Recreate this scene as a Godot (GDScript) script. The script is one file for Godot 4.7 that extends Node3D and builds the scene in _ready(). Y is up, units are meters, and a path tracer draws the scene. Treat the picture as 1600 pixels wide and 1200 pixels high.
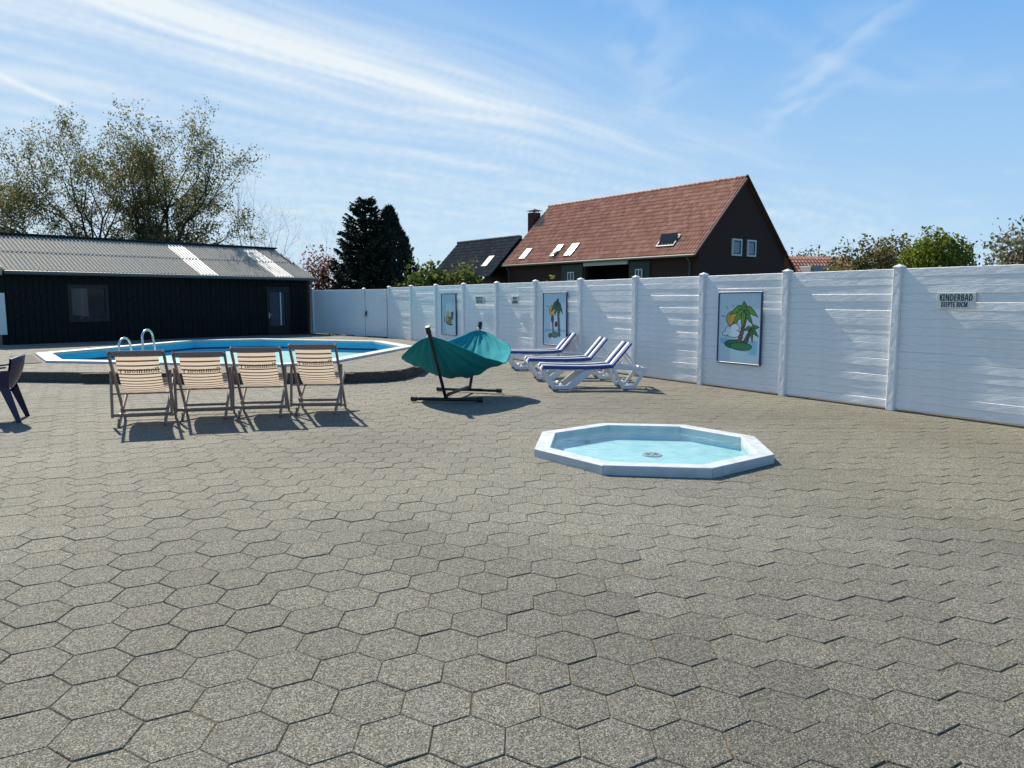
extends Node3D

# ---------------------------------------------------------------- mesh helpers
class MB:
	var st := SurfaceTool.new()
	var sg := -1
	var col := Color.WHITE
	func _init(smooth := false):
		st.begin(Mesh.PRIMITIVE_TRIANGLES)
		sg = 0 if smooth else -1
	func v(p: Vector3, uv := Vector2.ZERO):
		st.set_smooth_group(sg)
		st.set_color(col)
		st.set_uv(uv)
		st.add_vertex(p)
	func tri(a: Vector3, b: Vector3, c: Vector3, ua := Vector2.ZERO, ub := Vector2.ZERO, uc := Vector2.ZERO):
		v(a, ua)
		v(c, uc)
		v(b, ub)
	func quad(a: Vector3, b: Vector3, c: Vector3, d: Vector3, ua := Vector2(0, 0), ub := Vector2(1, 0), uc := Vector2(1, 1), ud := Vector2(0, 1)):
		tri(a, b, c, ua, ub, uc)
		tri(a, c, d, ua, uc, ud)
	func ctri(a: Vector3, b: Vector3, c: Vector3, mid: Vector3):
		if (b - a).cross(c - a).dot((a + b + c) / 3.0 - mid) < 0.0:
			tri(a, c, b)
		else:
			tri(a, b, c)
	func cquad(a: Vector3, b: Vector3, c: Vector3, d: Vector3, mid: Vector3):
		if (b - a).cross(c - a).dot((a + b + c + d) / 4.0 - mid) < 0.0:
			quad(a, d, c, b)
		else:
			quad(a, b, c, d)
	func box(c: Vector3, s: Vector3, b := Basis.IDENTITY, bev := 0.0):
		var h := s * 0.5
		var e: float = minf(bev, minf(h.x, minf(h.y, h.z)) * 0.8)
		var k := func(ax: int, sx: float, sy: float, sz: float) -> Vector3:
			var q := Vector3(sx * (h.x - (0.0 if ax == 0 else e)), sy * (h.y - (0.0 if ax == 1 else e)), sz * (h.z - (0.0 if ax == 2 else e)))
			return c + b * q
		for s1 in [-1.0, 1.0]:
			cquad(k.call(0, s1, -1, -1), k.call(0, s1, 1, -1), k.call(0, s1, 1, 1), k.call(0, s1, -1, 1), c)
			cquad(k.call(1, -1, s1, -1), k.call(1, 1, s1, -1), k.call(1, 1, s1, 1), k.call(1, -1, s1, 1), c)
			cquad(k.call(2, -1, -1, s1), k.call(2, 1, -1, s1), k.call(2, 1, 1, s1), k.call(2, -1, 1, s1), c)
		if e <= 0.0:
			return
		for s1 in [-1.0, 1.0]:
			for s2 in [-1.0, 1.0]:
				cquad(k.call(0, s1, s2, -1), k.call(0, s1, s2, 1), k.call(1, s1, s2, 1), k.call(1, s1, s2, -1), c)
				cquad(k.call(0, s1, -1, s2), k.call(0, s1, 1, s2), k.call(2, s1, 1, s2), k.call(2, s1, -1, s2), c)
				cquad(k.call(1, -1, s1, s2), k.call(1, 1, s1, s2), k.call(2, 1, s1, s2), k.call(2, -1, s1, s2), c)
				for s3 in [-1.0, 1.0]:
					ctri(k.call(0, s1, s2, s3), k.call(1, s1, s2, s3), k.call(2, s1, s2, s3), c)
	func bar(a: Vector3, z: Vector3, w: float, h: float, up := Vector3.UP, bev := 0.004):
		var d := (z - a).normalized()
		var x := up.cross(d)
		if x.length() < 0.01:
			x = Vector3.RIGHT.cross(d)
		x = x.normalized()
		box((a + z) * 0.5, Vector3(w, h, a.distance_to(z)), Basis(x, d.cross(x), d), bev)
	func tube(pts: Array, radii: Array, n := 8, caps := true):
		var old := sg
		sg = 0 if n > 4 else old
		var rings := []
		var ref := Vector3.UP
		for i in pts.size():
			var d: Vector3 = (pts[mini(i + 1, pts.size() - 1)] - pts[maxi(i - 1, 0)]).normalized()
			if i == 0:
				ref = Vector3.UP if absf(d.y) < 0.9 else Vector3.RIGHT
			var x := (ref - d * ref.dot(d)).normalized()
			ref = x
			var y := d.cross(x)
			var ring := []
			var r: float = radii[mini(i, radii.size() - 1)]
			for k in n:
				var t := TAU * k / n
				ring.append(pts[i] + (x * cos(t) + y * sin(t)) * r)
			rings.append(ring)
		for i in rings.size() - 1:
			for k in n:
				var k2 := (k + 1) % n
				quad(rings[i][k], rings[i][k2], rings[i + 1][k2], rings[i + 1][k])
		if caps:
			sg = -1
			for k in range(1, n - 1):
				tri(rings[0][0], rings[0][k + 1], rings[0][k])
				tri(rings[-1][0], rings[-1][k], rings[-1][k + 1])
		sg = old
	func prism(poly: PackedVector2Array, lo: float, hi: float, xf := Transform3D.IDENTITY, cham := 0.0):
		# poly in the x-y plane of xf, from z = lo to z = hi
		var p := poly
		if Geometry2D.is_polygon_clockwise(p):
			p.reverse()
		var q := p
		if cham > 0.0:
			var ins := Geometry2D.offset_polygon(p, -cham, Geometry2D.JOIN_MITER)
			if ins.size() == 1 and ins[0].size() == p.size():
				var best := 0
				for i in p.size():
					if ins[0][i].distance_to(p[0]) < ins[0][best].distance_to(p[0]):
						best = i
				q = PackedVector2Array()
				for i in p.size():
					q.append(ins[0][(i + best) % p.size()])
				if Geometry2D.is_polygon_clockwise(q):
					q = p
		var m := hi - (cham if q != p else 0.0)
		var idx := Geometry2D.triangulate_polygon(q)
		for i in range(0, idx.size(), 3):
			var a := q[idx[i]]
			var b := q[idx[i + 1]]
			var c := q[idx[i + 2]]
			if (b - a).cross(c - a) < 0.0:
				var t := b
				b = c
				c = t
			tri(xf * Vector3(a.x, a.y, hi), xf * Vector3(b.x, b.y, hi), xf * Vector3(c.x, c.y, hi))
			if cham <= 0.0:
				tri(xf * Vector3(a.x, a.y, lo), xf * Vector3(c.x, c.y, lo), xf * Vector3(b.x, b.y, lo))
		for i in p.size():
			var a := p[i]
			var b := p[(i + 1) % p.size()]
			quad(xf * Vector3(a.x, a.y, lo), xf * Vector3(b.x, b.y, lo), xf * Vector3(b.x, b.y, m), xf * Vector3(a.x, a.y, m))
			if q != p:
				var c := q[i]
				var d := q[(i + 1) % p.size()]
				quad(xf * Vector3(a.x, a.y, m), xf * Vector3(b.x, b.y, m), xf * Vector3(d.x, d.y, hi), xf * Vector3(c.x, c.y, hi))
	func done() -> ArrayMesh:
		st.generate_normals()
		return st.commit()

var used := {}
func numbered(called: String, parent: Node) -> String:
	var key := str(parent.get_instance_id()) + called
	used[key] = used.get(key, -1) + 1
	return called if used[key] == 0 else "%s_%03d" % [called, used[key]]

func part(called: String, mesh: Mesh, m: Material, parent: Node, at := Transform3D.IDENTITY) -> MeshInstance3D:
	var o := MeshInstance3D.new()
	o.name = numbered(called, parent)
	o.mesh = mesh
	if m:
		o.material_override = m
	o.transform = at
	parent.add_child(o, true)
	return o

func thing(called: String, label: String, category: String, at := Transform3D.IDENTITY, group := "") -> Node3D:
	var o := Node3D.new()
	o.name = numbered(called, self)
	o.transform = at
	add_child(o, true)
	o.set_meta("label", label)
	o.set_meta("category", category)
	if group:
		o.set_meta("group", group)
	return o

func structure(called: String, mesh: Mesh, m: Material) -> MeshInstance3D:
	var o := part(called, mesh, m, self)
	o.set_meta("kind", "structure")
	return o

func boxmesh(s: Vector3, bev := 0.0, c := Vector3.ZERO) -> ArrayMesh:
	var b := MB.new()
	b.box(c, s, Basis.IDENTITY, bev)
	return b.done()

func frame(o: Vector3, x: Vector3) -> Transform3D:
	# a level frame whose x axis points along x and whose z axis is its front
	var u := Vector3(x.x, 0, x.z).normalized()
	return Transform3D(Basis(u, Vector3.UP, u.cross(Vector3.UP)), o)

# ---------------------------------------------------------------- materials
func lin(r: float, g: float, b: float) -> Color:
	return Color(r, g, b).linear_to_srgb()

func flat(c: Color, rough := 0.8, metal := 0.0) -> StandardMaterial3D:
	var m := StandardMaterial3D.new()
	m.albedo_color = c
	m.roughness = rough
	m.metallic = metal
	m.cull_mode = BaseMaterial3D.CULL_DISABLED
	return m

func noise(kind: int, freq: float, oct := 4, sd := 1) -> FastNoiseLite:
	var n := FastNoiseLite.new()
	n.noise_type = kind
	n.frequency = freq
	n.fractal_octaves = oct
	n.seed = sd
	return n

func ramp(stops: Array) -> Gradient:
	var g := Gradient.new()
	var o := PackedFloat32Array()
	var c := PackedColorArray()
	for s in stops:
		o.append(s[0])
		c.append(s[1])
	g.offsets = o
	g.colors = c
	return g

func tex(n: FastNoiseLite, size: int, g: Gradient = null, bump := 0.0) -> NoiseTexture2D:
	var t := NoiseTexture2D.new()
	t.width = size
	t.height = size
	t.seamless = true
	t.noise = n
	if g:
		t.color_ramp = g
	if bump > 0.0:
		t.as_normal_map = true
		t.bump_strength = bump
	return t

func textured(g: Gradient, n: FastNoiseLite, size: int, scale: Vector3, rough := 0.85, bump := 0.0, world := false) -> StandardMaterial3D:
	var m := flat(Color.WHITE, rough)
	m.albedo_texture = tex(n, size, g)
	m.uv1_triplanar = true
	m.uv1_world_triplanar = world
	m.uv1_scale = scale
	if bump > 0.0:
		m.normal_enabled = true
		m.normal_texture = tex(n, size, null, bump)
	return m

const FDX := Vector3(0.5144, 0, 0.8575)      # along the white fence, towards the viewer
const FBASE := Vector3(4.09, 0, -11.13)
const HEX := 0.256
var M := {}
var rng := RandomNumberGenerator.new()
var stain: FastNoiseLite
var terrace_poly := PackedVector2Array()
var pool_poly := PackedVector2Array()
var kid_poly := PackedVector2Array()

func paving_height(x: float, z: float) -> float:
	# the paving falls gently towards the viewer and to the right
	var d := -z
	var k := 0.012
	var y := -k * log(1.0 + exp((4.5 - d) * 0.0303 / k))
	return y - 0.0186 * x * (1.0 - smoothstep(3.8, 7.0, d))

func _ready():
	rng.seed = 7
	setup_camera_and_light()
	make_materials()
	make_ground()
	make_terrace()
	make_fences()
	make_shed()
	make_house()
	make_trees()
	make_big_pool()
	make_paddling_pool()
	make_deck_chairs()
	make_hammock()
	make_loungers()
	make_plastic_chair()
	make_signs()

# ---------------------------------------------------------------- camera, sky, sun
const EXPOSURE := 1.5
const SUN_AZ := 33.8
const SUN_EL := 43.0

func setup_camera_and_light():
	var cam := Camera3D.new()
	cam.name = "camera"
	cam.position = Vector3(0, 1.45, 0)
	cam.rotation_degrees = Vector3(-6.514, 0, 0)
	cam.fov = 54.86
	cam.near = 0.05
	cam.far = 3000
	add_child(cam)
	cam.current = true
	var sun := DirectionalLight3D.new()
	sun.name = "sun"
	sun.light_energy = 1.6
	sun.light_color = Color(1.0, 0.96, 0.89)
	sun.light_angular_distance = 0.53
	sun.shadow_enabled = true
	sun.rotation_degrees = Vector3(-SUN_EL, 180.0 + SUN_AZ, 0)
	add_child(sun)
	var e := Environment.new()
	e.background_mode = Environment.BG_SKY
	e.tonemap_mode = Environment.TONE_MAPPER_LINEAR
	e.tonemap_exposure = EXPOSURE
	e.sdfgi_enabled = true
	e.ssao_enabled = true
	e.ssil_enabled = true
	var sky := Sky.new()
	var pm := PanoramaSkyMaterial.new()
	pm.panorama = ImageTexture.create_from_image(sky_image())
	sky.sky_material = pm
	e.sky = sky
	var w := WorldEnvironment.new()
	w.name = "environment"
	w.environment = e
	add_child(w)

func sky_image() -> Image:
	var W := 2048
	var Hh := 1024
	var data := PackedFloat32Array()
	data.resize(W * Hh * 3)
	var n1 := noise(FastNoiseLite.TYPE_SIMPLEX_SMOOTH, 0.9, 4, 11)
	var n2 := noise(FastNoiseLite.TYPE_SIMPLEX_SMOOTH, 1.0, 5, 23)
	var n3 := noise(FastNoiseLite.TYPE_SIMPLEX_SMOOTH, 1.0, 2, 5)
	var n4 := noise(FastNoiseLite.TYPE_SIMPLEX_SMOOTH, 0.8, 3, 41)
	var sa := deg_to_rad(SUN_AZ)
	var se := deg_to_rad(SUN_EL)
	var sv := Vector3(-sin(sa) * cos(se), sin(se), -cos(sa) * cos(se))
	var hor := Vector3(0.55, 0.775, 0.93)
	var mid := Vector3(0.15, 0.42, 0.86)
	var zen := Vector3(0.045, 0.14, 0.33)
	var white := Vector3(0.86, 0.93, 0.96)
	for j in Hh:
		var el := PI * 0.5 - PI * (j + 0.5) / Hh
		var eld := rad_to_deg(el)
		var below := el <= 0.0
		var k1 := clampf(eld / 21.0, 0.0, 1.0)
		k1 = pow(k1, 0.8)
		var k2 := clampf((eld - 20.0) / 60.0, 0.0, 1.0)
		var base := hor.lerp(mid, k1).lerp(zen, k2)
		var cy := cos(el)
		var sy := sin(el)
		for i in W:
			var o := (j * W + i) * 3
			if below:
				data[o] = 0.2
				data[o + 1] = 0.2
				data[o + 2] = 0.19
				continue
			var az := TAU * (i + 0.5) / W
			var d := Vector3(sin(az) * cy, sy, -cos(az) * cy)
			var g := rad_to_deg(acos(clampf(d.dot(sv), -1.0, 1.0)))
			var c := base * (1.0 - 0.30 * smoothstep(70.0, 150.0, g))
			c = c.lerp(Vector3(0.84, 0.93, 0.96), 0.50 * exp(-pow(g / 31.0, 2.0)))
			c = c.lerp(Vector3(0.78, 0.91, 0.96), 0.75 * exp(-pow(g / 52.0, 2.0)) * (1.0 - k1))
			# thin ice clouds drawn out along one direction of a high layer
			var y := maxf(sy, 0.035)
			var px := d.x / y
			var pf := -d.z / y
			var q := px * 0.73 - pf * 0.68
			var t := px * 0.68 + pf * 0.73
			var wob := n3.get_noise_2d(t * 0.28, q * 0.5) * 0.22
			var qq := q + wob
			var fib := n2.get_noise_2d(t * 0.45 + 3.0, qq * 2.9) * 0.5 + 0.5
			var fin := n2.get_noise_2d(t * 0.9, qq * 13.0 + 9.0) * 0.5 + 0.5
			var patch := n1.get_noise_2d(t * 0.55, q * 0.9) * 0.5 + 0.5
			var dens := 0.0
			dens += 1.1 * exp(-pow((qq + 2.82) / 0.40, 2.0)) * (1.0 - smoothstep(1.6, 5.6, t)) * smoothstep(0.02, 0.80, fib * 0.6 + fin * 0.4)
			dens += 0.40 * smoothstep(-2.9, -3.5, qq) * smoothstep(0.30, 0.95, fib * 0.5 + fin * 0.2 + patch * 0.35)
			dens += 0.26 * smoothstep(-1.6, -2.7, qq) * smoothstep(0.30, 0.9, fib * 0.6 + fin * 0.4)
			dens += 0.16 * smoothstep(0.58, 0.9, patch) * smoothstep(0.35, 0.7, fib)
			# curling wisps to the right of the middle
			var n5 := n4.get_noise_2d(px * 1.3, pf * 1.3)
			var wx := px + 0.16 * n5
			dens += 0.26 * exp(-pow((wx - 1.28 - 0.10 * (pf - 2.7)) / 0.13, 2.0)) * smoothstep(2.2, 2.9, pf) * (1.0 - smoothstep(4.3, 4.9, pf)) * smoothstep(0.3, 0.75, n4.get_noise_2d(px * 7.0, pf * 2.2) * 0.5 + 0.5 + 0.1)
			dens += 0.17 * exp(-pow((wx - 0.42 - 0.24 * (pf - 2.6)) / 0.16, 2.0)) * smoothstep(1.9, 2.6, pf) * (1.0 - smoothstep(3.8, 4.6, pf)) * smoothstep(0.35, 0.75, n4.get_noise_2d(px * 6.0 + 4.0, pf * 2.0) * 0.5 + 0.5 + 0.1)
			# a vapour trail
			dens += 0.9 * exp(-pow((px + 2.31) / 0.026, 2.0)) * smoothstep(2.9, 3.3, pf) * (1.0 - smoothstep(3.9, 4.1, pf))
			dens = clampf(dens, 0.0, 0.93)
			dens *= smoothstep(0.0, 7.0, eld) * 0.85 + 0.15
			c = c.lerp(white, dens)
			data[o] = c.x / EXPOSURE
			data[o + 1] = c.y / EXPOSURE
			data[o + 2] = c.z / EXPOSURE
	return Image.create_from_data(W, Hh, false, Image.FORMAT_RGBF, data.to_byte_array())

# ---------------------------------------------------------------- materials table
func make_materials():
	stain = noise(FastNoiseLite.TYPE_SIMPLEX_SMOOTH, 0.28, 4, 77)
	# exposed aggregate: many small stones in cement
	var peb := noise(FastNoiseLite.TYPE_CELLULAR, 0.14, 2, 3)
	peb.cellular_return_type = FastNoiseLite.RETURN_CELL_VALUE
	peb.fractal_type = FastNoiseLite.FRACTAL_FBM
	peb.fractal_gain = 0.4
	var pebn := noise(FastNoiseLite.TYPE_CELLULAR, 0.14, 2, 3)
	pebn.cellular_return_type = FastNoiseLite.RETURN_DISTANCE
	var m := flat(Color.WHITE, 0.86)
	m.albedo_texture = tex(peb, 1024, ramp([[0.0, lin(0.026, 0.025, 0.021)], [0.3, lin(0.080, 0.076, 0.062)], [0.5, lin(0.166, 0.157, 0.126)], [0.72, lin(0.29, 0.275, 0.217)], [1.0, lin(0.54, 0.52, 0.43)]]))
	m.normal_enabled = true
	m.normal_texture = tex(pebn, 1024, null, 5.0)
	m.normal_scale = 0.9
	m.uv1_triplanar = true
	m.uv1_world_triplanar = true
	m.uv1_scale = Vector3(1.45, 1.45, 1.45)
	m.vertex_color_use_as_albedo = true
	M.paver = m
	M.sand = textured(ramp([[0.0, lin(0.035, 0.024, 0.012)], [0.5, lin(0.10, 0.075, 0.042)], [1.0, lin(0.21, 0.17, 0.105)]]), noise(FastNoiseLite.TYPE_SIMPLEX, 0.05, 5, 8), 512, Vector3(1.1, 1.1, 1.1), 0.95, 3.0, true)
	M.grass = textured(ramp([[0.0, lin(0.02, 0.04, 0.012)], [1.0, lin(0.07, 0.10, 0.03)]]), noise(FastNoiseLite.TYPE_SIMPLEX, 0.03, 5, 9), 512, Vector3(0.4, 0.4, 0.4), 0.95, 0.0, true)
	M.kerb = textured(ramp([[0.0, lin(0.03, 0.027, 0.022)], [0.5, lin(0.075, 0.069, 0.057)], [1.0, lin(0.14, 0.13, 0.11)]]), noise(FastNoiseLite.TYPE_SIMPLEX, 0.03, 5, 10), 512, Vector3(1.5, 1.5, 1.5), 0.9, 2.0, true)
	# white painted, roughly sawn planks
	m = textured(ramp([[0.0, lin(0.68, 0.69, 0.685)], [0.45, lin(0.78, 0.79, 0.785)], [1.0, lin(0.84, 0.845, 0.84)]]), noise(FastNoiseLite.TYPE_SIMPLEX, 0.018, 5, 12), 512, Vector3(0.6, 5.0, 0.6), 0.55)
	var grain := noise(FastNoiseLite.TYPE_SIMPLEX, 0.02, 5, 14)
	m.normal_enabled = true
	m.normal_texture = tex(grain, 512, null, 6.0)
	m.normal_scale = 0.6
	M.plank = m
	M.post = textured(ramp([[0.0, lin(0.68, 0.685, 0.68)], [1.0, lin(0.82, 0.825, 0.82)]]), noise(FastNoiseLite.TYPE_SIMPLEX, 0.03, 4, 15), 256, Vector3(1.5, 0.6, 1.5), 0.5, 1.0)
	M.whitepaint = flat(lin(0.78, 0.79, 0.79), 0.5)
	M.coping = textured(ramp([[0.0, lin(0.40, 0.43, 0.44)], [0.5, lin(0.50, 0.54, 0.55)], [1.0, lin(0.55, 0.59, 0.60)]]), noise(FastNoiseLite.TYPE_SIMPLEX, 0.02, 5, 16), 256, Vector3(0.9, 0.9, 0.9), 0.5, 0.4)
	M.kidwall = flat(lin(0.36, 0.62, 0.76), 0.55)
	M.kidfloor = textured(ramp([[0.0, lin(0.20, 0.46, 0.50)], [0.5, lin(0.25, 0.53, 0.57)], [1.0, lin(0.31, 0.57, 0.60)]]), noise(FastNoiseLite.TYPE_SIMPLEX, 0.015, 5, 17), 256, Vector3(0.8, 0.8, 0.8), 0.6)
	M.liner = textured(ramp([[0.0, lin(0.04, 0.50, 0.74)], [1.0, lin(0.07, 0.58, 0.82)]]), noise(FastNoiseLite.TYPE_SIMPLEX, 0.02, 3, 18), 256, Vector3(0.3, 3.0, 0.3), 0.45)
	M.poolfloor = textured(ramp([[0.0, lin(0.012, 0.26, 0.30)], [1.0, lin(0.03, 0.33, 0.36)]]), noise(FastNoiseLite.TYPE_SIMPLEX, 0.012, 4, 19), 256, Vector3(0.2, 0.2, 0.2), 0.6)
	m = flat(Color(0.6, 0.85, 0.95, 0.05), 0.02)
	m.transparency = BaseMaterial3D.TRANSPARENCY_ALPHA
	m.metallic_specular = 0.16
	m.normal_enabled = true
	var rip := noise(FastNoiseLite.TYPE_SIMPLEX_SMOOTH, 0.012, 3, 20)
	m.normal_texture = tex(rip, 512, null, 4.0)
	m.normal_scale = 0.22
	m.uv1_triplanar = true
	m.uv1_world_triplanar = true
	m.uv1_scale = Vector3(0.35, 0.35, 0.35)
	M.water = m
	M.water_shallow = m.duplicate()
	M.water_shallow.metallic_specular = 0.42
	M.water_shallow.normal_scale = 0.3
	M.water_shallow.uv1_scale = Vector3(1.1, 1.1, 1.1)
	M.steel = flat(lin(0.62, 0.63, 0.65), 0.22, 1.0)
	M.darksteel = flat(lin(0.012, 0.012, 0.013), 0.45)
	M.drain = flat(lin(0.33, 0.38, 0.38), 0.5, 0.2)
	M.darkhole = flat(lin(0.01, 0.01, 0.01), 0.9)
	M.woodgrey = textured(ramp([[0.0, lin(0.11, 0.075, 0.058)], [0.5, lin(0.24, 0.17, 0.135)], [1.0, lin(0.38, 0.29, 0.24)]]), noise(FastNoiseLite.TYPE_SIMPLEX, 0.03, 4, 21), 256, Vector3(6, 6, 6), 0.34, 0.6)
	M.hammock = flat(lin(0.022, 0.255, 0.285), 0.85)
	M.hammock.metallic_specular = 0.2
	M.rope = flat(lin(0.42, 0.44, 0.42), 0.9)
	M.plasticwhite = flat(lin(0.74, 0.745, 0.75), 0.38)
	M.navy = flat(lin(0.010, 0.012, 0.055), 0.32)
	M.boardblack = textured(ramp([[0.0, lin(0.008, 0.010, 0.010)], [1.0, lin(0.026, 0.029, 0.029)]]), noise(FastNoiseLite.TYPE_SIMPLEX, 0.03, 4, 22), 256, Vector3(4, 0.6, 4), 0.85, 1.0)
	M.boardblack.metallic_specular = 0.2
	M.black = flat(lin(0.008, 0.009, 0.010), 0.6)
	M.glass = flat(Color(0.10, 0.12, 0.13, 0.15), 0.03)
	M.glass.metallic_specular = 0.25
	M.glass.transparency = BaseMaterial3D.TRANSPARENCY_ALPHA
	M.asbestos = textured(ramp([[0.0, lin(0.07, 0.067, 0.055)], [0.4, lin(0.24, 0.232, 0.20)], [1.0, lin(0.50, 0.49, 0.44)]]), noise(FastNoiseLite.TYPE_SIMPLEX, 0.04, 5, 24), 512, Vector3(0.8, 0.8, 0.8), 0.9, 1.5)
	M.polysheet = textured(ramp([[0.0, lin(0.30, 0.30, 0.285)], [1.0, lin(0.52, 0.52, 0.50)]]), noise(FastNoiseLite.TYPE_SIMPLEX, 0.04, 4, 25), 256, Vector3(0.8, 0.8, 0.8), 0.5)
	M.curtain = flat(lin(0.17, 0.15, 0.15), 0.9)
	M.gutter = flat(lin(0.10, 0.115, 0.12), 0.5)
	M.brick = textured(ramp([[0.0, lin(0.030, 0.012, 0.008)], [0.5, lin(0.056, 0.023, 0.016)], [1.0, lin(0.09, 0.04, 0.03)]]), noise(FastNoiseLite.TYPE_SIMPLEX, 0.08, 4, 26), 512, Vector3(0.7, 2.0, 0.7), 0.9, 1.5)
	M.rooftile = flat(Color.WHITE, 0.72)
	M.rooftile.metallic_specular = 0.3
	M.slate = flat(Color.WHITE, 0.85)
	M.slate.metallic_specular = 0.15
	M.slate.vertex_color_use_as_albedo = true
	M.rooftile.vertex_color_use_as_albedo = true
	M.green = flat(lin(0.006, 0.03, 0.022), 0.5)
	M.framewhite = flat(lin(0.70, 0.70, 0.69), 0.5)
	M.frameblue = flat(lin(0.03, 0.06, 0.11), 0.5)
	M.skylight = flat(lin(0.72, 0.74, 0.76), 0.12)
	M.lead = flat(lin(0.06, 0.062, 0.068), 0.5)
	M.windowdark = flat(lin(0.015, 0.018, 0.022), 0.15)
	M.bark = textured(ramp([[0.0, lin(0.018, 0.015, 0.012)], [1.0, lin(0.075, 0.062, 0.05)]]), noise(FastNoiseLite.TYPE_SIMPLEX, 0.05, 4, 27), 256, Vector3(2, 0.5, 2), 0.95)
	m = flat(Color.WHITE, 0.6)
	m.vertex_color_use_as_albedo = true
	m.backlight_enabled = true
	m.backlight = lin(0.6, 0.6, 0.5)
	M.leaf = m
	m.backlight = lin(0.9, 0.9, 0.8)
	m = flat(Color.WHITE, 0.75)
	m.vertex_color_use_as_albedo = true
	M.needle = m
	M.ink = flat(lin(0.012, 0.016, 0.022), 0.7)
	M.signplate = flat(lin(0.62, 0.66, 0.62), 0.5)
	M.posterframe = flat(lin(0.012, 0.045, 0.12), 0.4)

# ---------------------------------------------------------------- ground and paving
func hex_centre(i: int, j: int) -> Vector2:
	var u := i + (0.5 if posmod(j, 2) == 1 else 0.0)
	return Vector2((1.9157 + u) * HEX, -((9.65 + 0.866 * j) * HEX + 0.1478))

func hexagon(r: float, c := Vector2.ZERO) -> PackedVector2Array:
	var p := PackedVector2Array()
	for k in 6:
		var a := PI / 6 + k * PI / 3
		p.append(c + Vector2(cos(a), sin(a)) * r)
	return p

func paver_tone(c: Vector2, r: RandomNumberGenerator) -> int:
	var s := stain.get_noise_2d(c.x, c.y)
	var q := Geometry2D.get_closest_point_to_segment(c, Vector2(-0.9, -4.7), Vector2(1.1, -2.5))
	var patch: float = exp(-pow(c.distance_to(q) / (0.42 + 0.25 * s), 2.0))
	var near := 2.2 * (1.0 - smoothstep(2.6, 4.6, -c.y))  # view-dependent dimming of the backlit paving, painted into the nearest pavers
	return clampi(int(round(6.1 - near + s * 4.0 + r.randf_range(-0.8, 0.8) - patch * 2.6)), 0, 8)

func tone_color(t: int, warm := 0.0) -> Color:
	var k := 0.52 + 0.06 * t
	return Color(k * (1.0 + 0.03 * warm), k, k * (1.0 - 0.09 * warm))

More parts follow.
